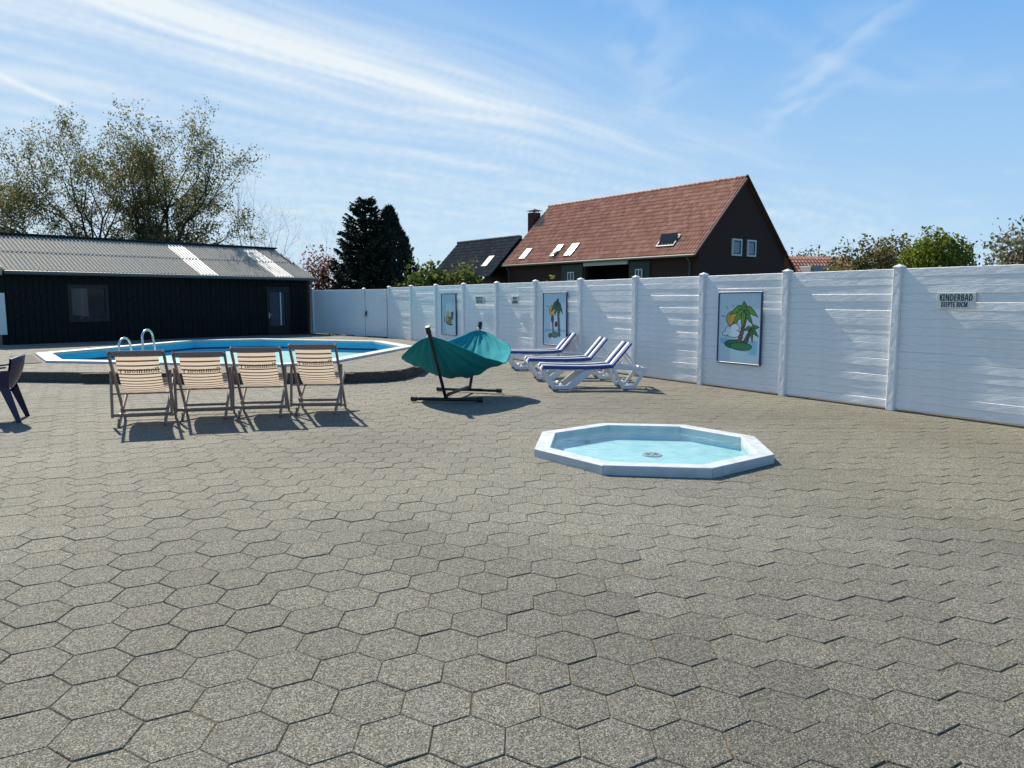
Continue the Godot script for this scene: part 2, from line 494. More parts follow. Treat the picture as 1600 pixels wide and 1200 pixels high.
func make_ground():
	var b := MB.new()
	var r := 900.0
	b.quad(Vector3(-r, -0.42, r), Vector3(r, -0.42, r), Vector3(r, -0.42, -r), Vector3(-r, -0.42, -r))
	structure("ground", b.done(), M.grass)
	for p in [Vector2(-18.0, -13.6), Vector2(-9.08, -13.05), Vector2(-5.98, -12.72), Vector2(-4.0, -12.76), Vector2(-2.85, -12.84), Vector2(-2.45, -12.95), Vector2(-2.15, -13.15), Vector2(-1.95, -13.5), Vector2(-1.84, -14.2), Vector2(-1.76, -15.4), Vector2(-1.72, -20.8), Vector2(-4.05, -24.7), Vector2(-7.4, -27.95), Vector2(-8.4, -28.4), Vector2(-18.0, -28.4)]:
		terrace_poly.append(p)
	for p in [Vector2(-9.39, -14.86), Vector2(-4.37, -13.98), Vector2(-3.55, -14.75), Vector2(-2.59, -19.59), Vector2(-3.86, -22.09), Vector2(-7.83, -23.4), Vector2(-9.83, -22.6), Vector2(-10.98, -17.01)]:
		pool_poly.append(p)
	for k in 8:
		var a := deg_to_rad(164.5 + 45.0 * k)
		kid_poly.append(Vector2(1.33 + 1.165 * cos(a), -7.06 + 1.165 * sin(a)))
	# sand bed under the pavers, left open where the paddling pool is sunk
	b = MB.new(true)
	var kin := Geometry2D.offset_polygon(kid_poly, -0.06)[0]
	var x := -13.0
	var step := 0.25
	while x < 8.0:
		var z := -27.0
		while z < 1.0:
			var s2 := step
			if Vector2(x + s2 / 2 - 1.33, z + s2 / 2 + 7.06).length() < 1.5:
				for ii in 4:
					for jj in 4:
						var xx := x + ii * s2 / 4
						var zz := z + jj * s2 / 4
						if not Geometry2D.is_point_in_polygon(Vector2(xx + s2 / 8, zz + s2 / 8), kin):
							bed_cell(b, xx, zz, s2 / 4)
			else:
				bed_cell(b, x, z, s2)
			z += step
		x += step
	var bed := structure("paving", b.done(), M.sand)
	# hexagonal pavers
	var variants := []
	var vr := RandomNumberGenerator.new()
	vr.seed = 21
	for t in 9:
		var row := []
		for k in 2:
			var hb := MB.new()
			hb.col = tone_color(t)
			var poly := hexagon(HEX / sqrt(3.0) - 0.0024)
			for q in 6:
				poly[q] += Vector2(vr.randf_range(-1, 1), vr.randf_range(-1, 1)) * 0.0015
			hb.prism(poly, -0.02, 0.0, Transform3D(Basis(Vector3.RIGHT, Vector3.FORWARD, Vector3.UP), Vector3.ZERO), 0.003)
			row.append(hb.done())
		variants.append(row)
	var list := []
	for j in range(-7, 86):
		for i in range(-62, 34):
			var c := hex_centre(i, j)
			if c.y > -0.9 or absf(c.x) > 0.74 * -c.y + 2.6 or c.x < -15.0:
				continue
			var off := (c - Vector2(FBASE.x, FBASE.z)).dot(Vector2(-0.8575, 0.5144))
			if off < -0.05 or Geometry2D.is_point_in_polygon(c, terrace_poly) and terrace_depth(c) > 0.2:
				continue
			list.append(c)
	list.sort_custom(func(a, b2): return a.length_squared() < b2.length_squared())
	var field := MB.new()
	var kid_out := Geometry2D.offset_polygon(kid_poly, -0.04)[0]
	var n := 0
	for c: Vector2 in list:
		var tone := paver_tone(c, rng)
		var yaw := rng.randf_range(-0.012, 0.012)
		var tx := rng.randf_range(-0.005, 0.005)
		var tz := rng.randf_range(-0.005, 0.005)
		var dy := rng.randf_range(-0.0016, 0.0016)
		var jig := Vector2(rng.randf_range(-1, 1), rng.randf_range(-1, 1)) * 0.0015
		var warm := smoothstep(0.5, 5.0, c.x)
		var y := paving_height(c.x, c.y) + dy
		var sx := (paving_height(c.x + 0.1, c.y) - paving_height(c.x - 0.1, c.y)) / 0.2 + tx
		var sz := (paving_height(c.x, c.y + 0.1) - paving_height(c.x, c.y - 0.1)) / 0.2 + tz
		var bas := Basis(Vector3(1, sx, 0).normalized(), Vector3(-sx, 1, -sz).normalized(), Vector3(0, sz, 1).normalized()).orthonormalized() * Basis(Vector3.UP, yaw)
		var xf := Transform3D(bas, Vector3(c.x + jig.x, y, c.y + jig.y))
		if n < 300 and absf(c.x) < 0.71 * -c.y + 0.1 and c.y < -1.75:
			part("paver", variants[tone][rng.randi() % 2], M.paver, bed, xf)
			n += 1
			continue
		var poly := hexagon(HEX / sqrt(3.0) - 0.0024, c)
		var polys := [poly]
		if (c - Vector2(1.33, -7.06)).length() < 1.45:
			polys = Geometry2D.clip_polygons(poly, kid_out)
		elif (c - Vector2(FBASE.x, FBASE.z)).dot(Vector2(-0.8575, 0.5144)) < 0.3:
			polys = Geometry2D.clip_polygons(poly, behind_fence())
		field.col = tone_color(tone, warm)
		var inv := Transform3D(Basis(), Vector3(-c.x, 0, -c.y))
		for p: PackedVector2Array in polys:
			if p.size() < 3:
				continue
			# lay the outline in the tile's own plane
			var local := PackedVector2Array()
			for v in p:
				local.append(Vector2(v.x - c.x, -(v.y - c.y)))
			field.prism(local, -0.02, 0.0, xf * Transform3D(Basis(Vector3.RIGHT, Vector3.FORWARD, Vector3.UP), Vector3.ZERO), 0.003)
	part("paver_field", field.done(), M.paver, bed).set_meta("kind", "stuff")

func behind_fence() -> PackedVector2Array:
	var o := Vector2(FBASE.x, FBASE.z) + Vector2(-0.8575, 0.5144) * 0.02
	var d := Vector2(0.5144, 0.8575)
	var back := Vector2(0.8575, -0.5144) * 3.0
	return PackedVector2Array([o - d * 40.0, o + d * 20.0, o + d * 20.0 + back, o - d * 40.0 + back])

func terrace_depth(c: Vector2) -> float:
	var best := 99.0
	for i in 11:
		best = minf(best, c.distance_to(Geometry2D.get_closest_point_to_segment(c, terrace_poly[i], terrace_poly[i + 1])))
	return best

func bed_cell(b: MB, x: float, z: float, s: float):
	if Geometry2D.is_point_in_polygon(Vector2(x + s / 2, z + s / 2), terrace_poly) and terrace_depth(Vector2(x + s / 2, z + s / 2)) > 0.3:
		return
	var h := func(a: float, c: float) -> Vector3: return Vector3(a, paving_height(a, c) - 0.0042, c)
	b.quad(h.call(x, z + s), h.call(x + s, z + s), h.call(x + s, z), h.call(x, z))

const TY := 0.18

func make_terrace():
	var b := MB.new()
	var inner := Geometry2D.offset_polygon(pool_poly, -0.1)[0]
	var x := -18.0
	var s := 0.25
	while x < -1.5:
		var z := -28.5
		while z < -12.5:
			var c := Vector2(x + s / 2, z + s / 2)
			if Geometry2D.is_point_in_polygon(c, terrace_poly) and not Geometry2D.is_point_in_polygon(c, inner):
				b.quad(Vector3(x, TY - 0.008, z + s), Vector3(x + s, TY - 0.008, z + s), Vector3(x + s, TY - 0.008, z), Vector3(x, TY - 0.008, z))
			z += s
		x += s
	var bed := structure("pool_terrace", b.done(), M.sand)
	var outer := Geometry2D.offset_polygon(pool_poly, -0.03)[0]
	var kerbline := Geometry2D.offset_polygon(terrace_poly, -0.06)[0]
	var list := []
	for j in range(30, 108):
		for i in range(-66, -6):
			var c := hex_centre(i, j)
			if not Geometry2D.is_point_in_polygon(c, Geometry2D.offset_polygon(terrace_poly, 0.2)[0]):
				continue
			list.append(c)
	list.sort_custom(func(a, b2): return a.length_squared() < b2.length_squared())
	var field := MB.new()
	for c: Vector2 in list:
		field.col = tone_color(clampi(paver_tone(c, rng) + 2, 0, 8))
		var dy := rng.randf_range(-0.002, 0.002)
		var polys := Geometry2D.intersect_polygons(hexagon(HEX / sqrt(3.0) - 0.0024, c), kerbline)
		for p in polys:
			for q in Geometry2D.clip_polygons(p, outer):
				if q.size() < 3:
					continue
				var local := PackedVector2Array()
				for v in q:
					local.append(Vector2(v.x, -v.y))
				field.prism(local, TY - 0.02, TY + dy, Transform3D(Basis(Vector3.RIGHT, Vector3.FORWARD, Vector3.UP), Vector3.ZERO), 0.003)
	part("paver_field", field.done(), M.paver, bed).set_meta("kind", "stuff")
	# kerb stones along the open edge
	var line := PackedVector2Array()
	for i in 11:
		line.append(terrace_poly[i])
	for i in line.size() - 1:
		var a := line[i]
		var z := line[i + 1]
		var n := maxi(1, int(round(a.distance_to(z) / 1.0)))
		for k in n:
			var p := a.lerp(z, float(k) / n)
			var q := a.lerp(z, float(k + 1) / n)
			var dir := (q - p).normalized()
			var out := Vector2(-dir.y, dir.x)
			p -= out * 0.03
			q -= out * 0.03
			var kb := MB.new()
			var top := TY + 0.004 + rng.randf_range(-0.003, 0.003)
			kb.box(Vector3((p.x + q.x) / 2, (top - 0.2) / 2, (p.y + q.y) / 2), Vector3(p.distance_to(q) - 0.004, top + 0.2, 0.06), Basis(Vector3(dir.x, 0, dir.y), Vector3.UP, Vector3(dir.x, 0, dir.y).cross(Vector3.UP)), 0.006)
			part("kerb_stone", kb.done(), M.kerb, bed)

# ---------------------------------------------------------------- fences
func plank_mesh(len: float, h: float, sd: int, tilt: float) -> ArrayMesh:
	var b := MB.new(true)
	var nz := noise(FastNoiseLite.TYPE_SIMPLEX_SMOOTH, 1.0, 3, sd)
	var nx := 10
	var ny := 4
	var rows := [0.0, 0.006, h * 0.5, h - 0.005, h]
	var g := func(i: int, j: int) -> Vector3:
		var x := len * i / nx
		var y: float = rows[j]
		var edge := 0.006 if j == 0 else (0.004 if j == ny else 0.0)
		var z := 0.0026 * nz.get_noise_2d(x * 1.3, y * 6.0) - tilt * (y - h * 0.5) - edge
		return Vector3(x - len / 2, y, z)
	for i in nx:
		for j in ny:
			b.sg = 0 if j == 1 or j == 2 else -1
			b.quad(g.call(i, j), g.call(i + 1, j), g.call(i + 1, j + 1), g.call(i, j + 1))
	b.sg = -1
	for i in nx:
		for j in [0, ny]:
			var p: Vector3 = g.call(i, j)
			var q: Vector3 = g.call(i + 1, j)
			var p2 := Vector3(p.x, p.y, -0.03)
			var q2 := Vector3(q.x, q.y, -0.03)
			if j == 0:
				b.quad(p2, q2, q, p)
			else:
				b.quad(p, q, q2, p2)
	b.quad(Vector3(len / 2, 0, -0.03), Vector3(-len / 2, 0, -0.03), Vector3(-len / 2, h, -0.03), Vector3(len / 2, h, -0.03))
	return b.done()

func post_mesh(w: float, h: float) -> ArrayMesh:
	var b := MB.new()
	b.box(Vector3(0, h / 2, 0), Vector3(w, h, w), Basis.IDENTITY, 0.008)
	var t := w / 2 + 0.006
	var p := [Vector3(-t, h + 0.012, t), Vector3(t, h + 0.012, t), Vector3(t, h + 0.012, -t), Vector3(-t, h + 0.012, -t)]
	b.box(Vector3(0, h + 0.004, 0), Vector3(2 * t, 0.016, 2 * t))
	for k in 4:
		b.tri(p[k], p[(k + 1) % 4], Vector3(0, h + 0.045, 0))
	return b.done()

var fence_xf: Transform3D

func make_fences():
	fence_xf = frame(FBASE, FDX)
	var f := thing("white_fence", "long white painted plank fence with square posts along the right of the paving", "fence", fence_xf)
	var at := [-5.25, -3.5, -1.74, -0.01, 1.69, 3.43, 5.18, 6.92, 8.70, 10.5, 12.26, 14.06, 15.9]
	var pm := post_mesh(0.105, 1.86)
	for s in at:
		part("post", pm, M.post, f, Transform3D(Basis(), Vector3(-s, 0.0, -0.012)))
	var var_ := []
	for k in 12:
		var tl: float = [0.003, 0.010, -0.008, 0.006, 0.022, 0.0, 0.004, 0.002, 0.012, -0.012, 0.006, -0.004][k]
		var_.append(plank_mesh(1.0, 0.1065, 100 + k * 3, tl))
	for i in at.size() - 1:
		var w: float = at[i + 1] - at[i] - 0.106
		var mid: float = (at[i + 1] + at[i]) / 2
		for j in 17:
			var lean := rng.randf_range(-0.006, 0.006)
			var xf := Transform3D(Basis(Vector3.UP, rng.randf_range(-0.002, 0.003)) * Basis(Vector3.FORWARD, lean * 0.25) * Basis.from_scale(Vector3(w, 1, 1)), Vector3(-mid, 0.03 + j * 0.1067, rng.randf_range(-0.004, 0.004) - 0.012))
			part("plank", var_[rng.randi() % 12], M.plank, f, xf)
	# the short run beside the shed, and its gate
	var bx := frame(Vector3(-7.48, TY - 0.005, -28.0), Vector3(3.34, 0, 3.16))
	var p2 := post_mesh(0.1, 1.66)
	var bf := thing("white_fence", "short white plank fence panel between the black shed and the gate", "fence", bx)
	part("post", p2, M.post, bf)
	part("post", post_mesh(0.08, 1.64), M.post, bf, Transform3D(Basis(), Vector3(3.26, 0, 0.0)))
	for j in 15:
		part("plank", var_[rng.randi() % 12], M.plank, bf, Transform3D(Basis.from_scale(Vector3(3.15, 1, 1)), Vector3(1.635, 0.02 + j * 0.1067, 0.0)))
	var gt := thing("garden_gate", "white plank gate with a dark handle beside the corner of the fence", "gate", bx * Transform3D(Basis(), Vector3(3.31, 0, 0)))
	for j in 15:
		part("plank", var_[rng.randi() % 12], M.plank, gt, Transform3D(Basis.from_scale(Vector3(1.2, 1, 1)), Vector3(0.615, 0.02 + j * 0.1067, 0.0)))
	var hb := MB.new()
	hb.box(Vector3(0.10, 0.80, 0.022), Vector3(0.035, 0.2, 0.01), Basis.IDENTITY, 0.003)
	hb.bar(Vector3(0.10, 0.85, 0.05), Vector3(0.03, 0.70, 0.05), 0.025, 0.025)
	part("handle", hb.done(), M.black, gt)
	for y in [0.3, 1.25]:
		part("hinge", boxmesh(Vector3(0.22, 0.03, 0.008), 0.0, Vector3(1.12, y, 0.02)), M.plasticwhite, gt)

# ---------------------------------------------------------------- shed
func make_shed():
	var xf := frame(Vector3(-14.26, -0.197, -20.7), Vector3(0.6754, 0, -0.7374)) * Transform3D(Basis.from_scale(Vector3.ONE * 1.136), Vector3.ZERO)
	var s := thing("shed", "long black timber shed with a grey corrugated roof behind the swimming pool", "shed", xf)
	var L := 8.72
	# hollow body: back and ends
	var b := MB.new()
	b.box(Vector3(L / 2, 1.05, -0.06), Vector3(L - 0.02, 2.1, 0.08))
	b.box(Vector3(L / 2, 1.05, -4.4), Vector3(L, 2.1, 0.1))
	for x in [0.06, L - 0.06]:
		b.prism(PackedVector2Array([Vector2(0, 0), Vector2(4.3, 0), Vector2(4.3, 2.08), Vector2(2.15, 3.04), Vector2(0, 2.08)]), -0.05, 0.05, Transform3D(Basis(Vector3.FORWARD, Vector3.UP, Vector3.RIGHT), Vector3(x, 0, -0.1)))
	part("wall", b.done(), M.black, s)
	var bw := 0.148
	var n := int(L / bw)
	for k in n:
		var x0 := k * bw
		var x1 := x0 + bw - 0.012
		var spans := [[0.12, 2.12]]
		if x1 > 1.50 and x0 < 2.50:
			spans = [[0.12, 0.86], [1.84, 2.12]]
		if x1 > 7.13 and x0 < 7.88:
			spans = [[1.86, 2.12]]
		for sp in spans:
			var lift := 0.012 if k % 2 == 0 else 0.0
			part("board", boxmesh(Vector3(bw - 0.012, sp[1] - sp[0], 0.022), 0.003, Vector3((x0 + x1) / 2, (sp[0] + sp[1]) / 2, 0.002 + lift)), M.boardblack, s)
	# window with a half drawn curtain
	var w := part("window", window_frame(1.59, 2.40, 0.95, 1.75, 0.09), M.black, s)
	part("pane", boxmesh(Vector3(0.81, 0.8, 0.006), 0.0, Vector3(1.995, 1.35, 0.012)), M.glass, w)
	b = MB.new(true)
	for k in 10:
		var x0 := 1.6 + 0.39 * k / 10
		var x1 := 1.6 + 0.39 * (k + 1) / 10
		var z0 := -0.012 + 0.006 * sin(k * 1.9)
		var z1 := -0.012 + 0.006 * sin((k + 1) * 1.9)
		b.quad(Vector3(x0, 1.05 - 0.05 * k / 10, z0), Vector3(x1, 1.05 - 0.05 * (k + 1) / 10, z1), Vector3(x1, 1.74, z1), Vector3(x0, 1.74, z0))
	part("curtain", b.done(), M.curtain, w)
	var cm := flat(lin(0.05, 0.035, 0.036), 0.9)
	b = MB.new(true)
	for k in 10:
		var x0 := 2.0 + 0.39 * k / 10
		b.quad(Vector3(x0, 1.0, -0.012), Vector3(x0 + 0.039, 1.0 + 0.008 * k, -0.012), Vector3(x0 + 0.039, 1.74, -0.012), Vector3(x0, 1.74, -0.012))
	part("curtain", b.done(), cm, w)
	# door with a tall pane
	b = MB.new()
	b.box(Vector3(7.17, 1.0, 0.015), Vector3(0.10, 1.64, 0.04), Basis.IDENTITY, 0.004)
	b.box(Vector3(7.80, 1.0, 0.015), Vector3(0.10, 1.64, 0.04), Basis.IDENTITY, 0.004)
	b.box(Vector3(7.485, 1.75, 0.015), Vector3(0.53, 0.14, 0.04), Basis.IDENTITY, 0.004)
	b.box(Vector3(7.485, 0.405, 0.015), Vector3(0.53, 0.45, 0.04), Basis.IDENTITY, 0.004)
	var d := part("door", b.done(), M.black, s)
	part("pane", boxmesh(Vector3(0.53, 1.05, 0.006), 0.0, Vector3(7.485, 1.155, 0.016)), M.glass, d)
	part("blind", boxmesh(Vector3(0.53, 1.05, 0.006), 0.0, Vector3(7.485, 1.155, -0.008)), flat(lin(0.09, 0.11, 0.15), 0.7), d)
	part("glazing_bar", boxmesh(Vector3(0.035, 1.05, 0.012), 0.003, Vector3(7.60, 1.155, 0.024)), M.framewhite, d)
	b = MB.new()
	b.box(Vector3(7.18, 0.95, 0.04), Vector3(0.03, 0.17, 0.01))
	b.bar(Vector3(7.18, 0.97, 0.06), Vector3(7.27, 0.97, 0.06), 0.018, 0.018)
	part("handle", b.done(), M.steel, d)
	# roof sheets
	var cuts := [0.1, 0.79, 1.48, 2.18, 2.87, 3.56, 4.26, 4.95, 5.47, 6.1, 6.73, 7.35, 7.98, 8.76]
	for i in cuts.size() - 1:
		for row in 2:
			var mt: Material = M.polysheet if i == 7 or i == 11 else M.asbestos
			part("roof_sheet", sheet_mesh(cuts[i] - 0.02, cuts[i + 1] + 0.02, 0.0 if row == 0 else 1.33, 1.4 if row == 0 else 2.7, 0.012 * row + 0.004 * (i % 2)), mt, s)
	part("roof_sheet", sheet_mesh(8.62, 8.78, 1.3, 2.3, 0.03), M.polysheet, s)
	b = MB.new()
	b.quad(Vector3(0.1, 2.13, -4.6), Vector3(0.1, 3.16, -2.3), Vector3(8.76, 3.16, -2.3), Vector3(8.76, 2.13, -4.6))
	part("rear_roof", b.done(), M.asbestos, s)
	b = MB.new()
	b.bar(Vector3(0.0, 3.225, -2.3), Vector3(8.82, 3.225, -2.3), 0.3, 0.05, Vector3.UP, 0.015)
	part("ridge_cap", b.done(), M.black, s)
	b = MB.new()
	b.bar(Vector3(0.05, 2.13, 0.21), Vector3(0.05, 3.18, -2.28), 0.03, 0.2)
	part("verge_board", b.done(), flat(lin(0.36, 0.37, 0.30), 0.8), s)
	b = MB.new()
	b.tube([Vector3(0.1, 2.11, 0.24), Vector3(8.85, 2.11, 0.24)], [0.05], 10)
	part("gutter", b.done(), M.gutter, s)
	b = MB.new()
	b.tube([Vector3(8.72, 2.1, 0.22), Vector3(8.70, 2.0, 0.10), Vector3(8.70, 1.85, 0.06), Vector3(8.70, 0.1, 0.06)], [0.032], 10)
	part("downpipe", b.done(), flat(lin(0.22, 0.22, 0.27), 0.45), s)
	var wp := thing("garden_screen", "narrow white screen standing at the left end of the black shed", "screen", xf * Transform3D(Basis(), Vector3(-0.22, 0, 0.12)))
	part("board", boxmesh(Vector3(0.62, 1.02, 0.035), 0.005, Vector3(0.0, 1.1, 0)), M.framewhite, wp)
	part("leg", boxmesh(Vector3(0.05, 0.6, 0.03), 0.003, Vector3(-0.2, 0.31, -0.02)), M.framewhite, wp)

func window_frame(x0: float, x1: float, y0: float, y1: float, w: float) -> ArrayMesh:
	var b := MB.new()
	b.box(Vector3((x0 + x1) / 2, y1 + w / 2, 0.015), Vector3(x1 - x0 + 2 * w, w, 0.045), Basis.IDENTITY, 0.004)
	b.box(Vector3((x0 + x1) / 2, y0 - w / 2, 0.015), Vector3(x1 - x0 + 2 * w, w, 0.045), Basis.IDENTITY, 0.004)
	b.box(Vector3(x0 - w / 2, (y0 + y1) / 2, 0.015), Vector3(w, y1 - y0, 0.045), Basis.IDENTITY, 0.004)
	b.box(Vector3(x1 + w / 2, (y0 + y1) / 2, 0.015), Vector3(w, y1 - y0, 0.045), Basis.IDENTITY, 0.004)
	return b.done()

func sheet_mesh(x0: float, x1: float, t0: float, t1: float, lift: float) -> ArrayMesh:
	var b := MB.new(true)
	var e := Vector3(0, 2.15, 0.2)
	var up := (Vector3(0, 3.18, -2.3) - e).normalized()
	var nn := Vector3(0, up.z, -up.y) * -1.0
	var n := int((x1 - x0) / 0.1 * 6)
	for i in n:
		var xa := x0 + (x1 - x0) * i / n
		var xb := x0 + (x1 - x0) * (i + 1) / n
		var ha := 0.02 * sin(TAU * xa / 0.1) + lift
		var hb := 0.02 * sin(TAU * xb / 0.1) + lift
		var p := func(x: float, t: float, h: float) -> Vector3: return Vector3(x, 0, 0) + e + up * t + nn * (h + 0.02)
		b.sg = 0
		b.quad(p.call(xa, t0, ha), p.call(xb, t0, hb), p.call(xb, t1, hb), p.call(xa, t1, ha))
		b.sg = -1
		b.quad(p.call(xb, t0, hb - 0.012), p.call(xa, t0, ha - 0.012), p.call(xa, t1, ha - 0.012), p.call(xb, t1, hb - 0.012))
		b.quad(p.call(xa, t0, ha - 0.012), p.call(xb, t0, hb - 0.012), p.call(xb, t0, hb), p.call(xa, t0, ha))
	return b.done()

# ---------------------------------------------------------------- houses
func tile_roof(xf: Transform3D, width: float, slope: float, tw: float, th: float, cols: Array, sd: int) -> ArrayMesh:
	# xf: x along the eaves, y up the slope, z away from the roof
	var b := MB.new(true)
	var r := RandomNumberGenerator.new()
	r.seed = sd
	var nx := int(width / tw)
	var ny := int(slope / th)
	var hz := [0.0, 0.022, 0.056, 0.072, 0.056, 0.016, 0.0]
	for j in ny:
		for i in nx:
			b.col = cols[r.randi() % cols.size()]
			var y0 := slope * j / ny - 0.02
			var y1 := slope * (j + 1) / ny + 0.04
			var x0 := width * i / nx
			var w := width / nx
			for k in 6:
				var xa := x0 + w * k / 6
				var xb := x0 + w * (k + 1) / 6
				var za: float = hz[k]
				var zb: float = hz[k + 1]
				b.sg = -1
				b.quad(xf * Vector3(xa, y0, za + 0.04), xf * Vector3(xb, y0, zb + 0.04), xf * Vector3(xb, y1, zb + 0.005), xf * Vector3(xa, y1, za + 0.005))
				b.sg = -1
				b.quad(xf * Vector3(xa, y0, za + 0.015), xf * Vector3(xb, y0, zb + 0.015), xf * Vector3(xb, y0, zb + 0.04), xf * Vector3(xa, y0, za + 0.04))
	return b.done()

func slope_frame(a: Vector3, up: Vector3) -> Transform3D:
	var y := up.normalized()
	return Transform3D(Basis(Vector3.RIGHT, y, Vector3.RIGHT.cross(y)), a)

func skylight(house: Node3D, sf: Transform3D, s0: float, s1: float, t0: float, t1: float, open := 0.0):
	var x0 := -maxf(s0, s1)
	var x1 := -minf(s0, s1)
	var b := MB.new()
	var c := Vector3((x0 + x1) / 2, (t0 + t1) / 2, 0.10)
	b.box(sf * (c + Vector3(0, (t1 - t0) / 2, 0)), Vector3(x1 - x0 + 0.08, 0.08, 0.09), sf.basis, 0.01)
	b.box(sf * (c - Vector3(0, (t1 - t0) / 2, 0)), Vector3(x1 - x0 + 0.08, 0.08, 0.09), sf.basis, 0.01)
	for q in [x0, x1]:
		b.box(sf * Vector3(q, c.y, 0.10), Vector3(0.07, t1 - t0 - 0.08, 0.09), sf.basis, 0.01)
	var w := part("skylight", b.done(), M.lead, house)
	b = MB.new()
	if open > 0.0:
		var bs := sf.basis * Basis(Vector3.RIGHT, open)
		b.box(sf * (c + Vector3(0, 0.0, 0.06)), Vector3(x1 - x0 - 0.02, t1 - t0 - 0.04, 0.05), bs, 0.008)
		part("sash", b.done(), M.windowdark, w)
	else:
		b.box(sf * (c + Vector3(0, 0, 0.012)), Vector3(x1 - x0 - 0.05, t1 - t0 - 0.08, 0.05), sf.basis, 0.006)
		part("pane", b.done(), M.skylight, w)

func small_window(house: Node3D, xf: Transform3D, w: float, h: float, inner: Material):
	# xf: centre of the window, z out of the wall
	var b := MB.new()
	var f := 0.09
	for s in [-1, 1]:
		b.box(xf * Vector3(s * (w - f) / 2, 0, 0.03), Vector3(f, h, 0.08), xf.basis, 0.006)
		b.box(xf * Vector3(0, s * (h - f) / 2, 0.03), Vector3(w - 2 * f, f, 0.08), xf.basis, 0.006)
	var o := part("window", b.done(), M.framewhite, house)
	b = MB.new()
	for s in [-1, 1]:
		b.box(xf * Vector3(s * (w / 2 - f - 0.025), 0, 0.015), Vector3(0.05, h - 2 * f, 0.05), xf.basis)
		b.box(xf * Vector3(0, s * (h / 2 - f - 0.025), 0.015), Vector3(w - 2 * f - 0.1, 0.05, 0.05), xf.basis)
	part("sash", b.done(), inner, o)
	b = MB.new()
	b.box(xf * Vector3(0, 0, 0.008), Vector3(w - 2 * f - 0.1, h - 2 * f - 0.1, 0.02), xf.basis)
	part("pane", b.done(), flat(lin(0.20, 0.25, 0.30), 0.08), o)

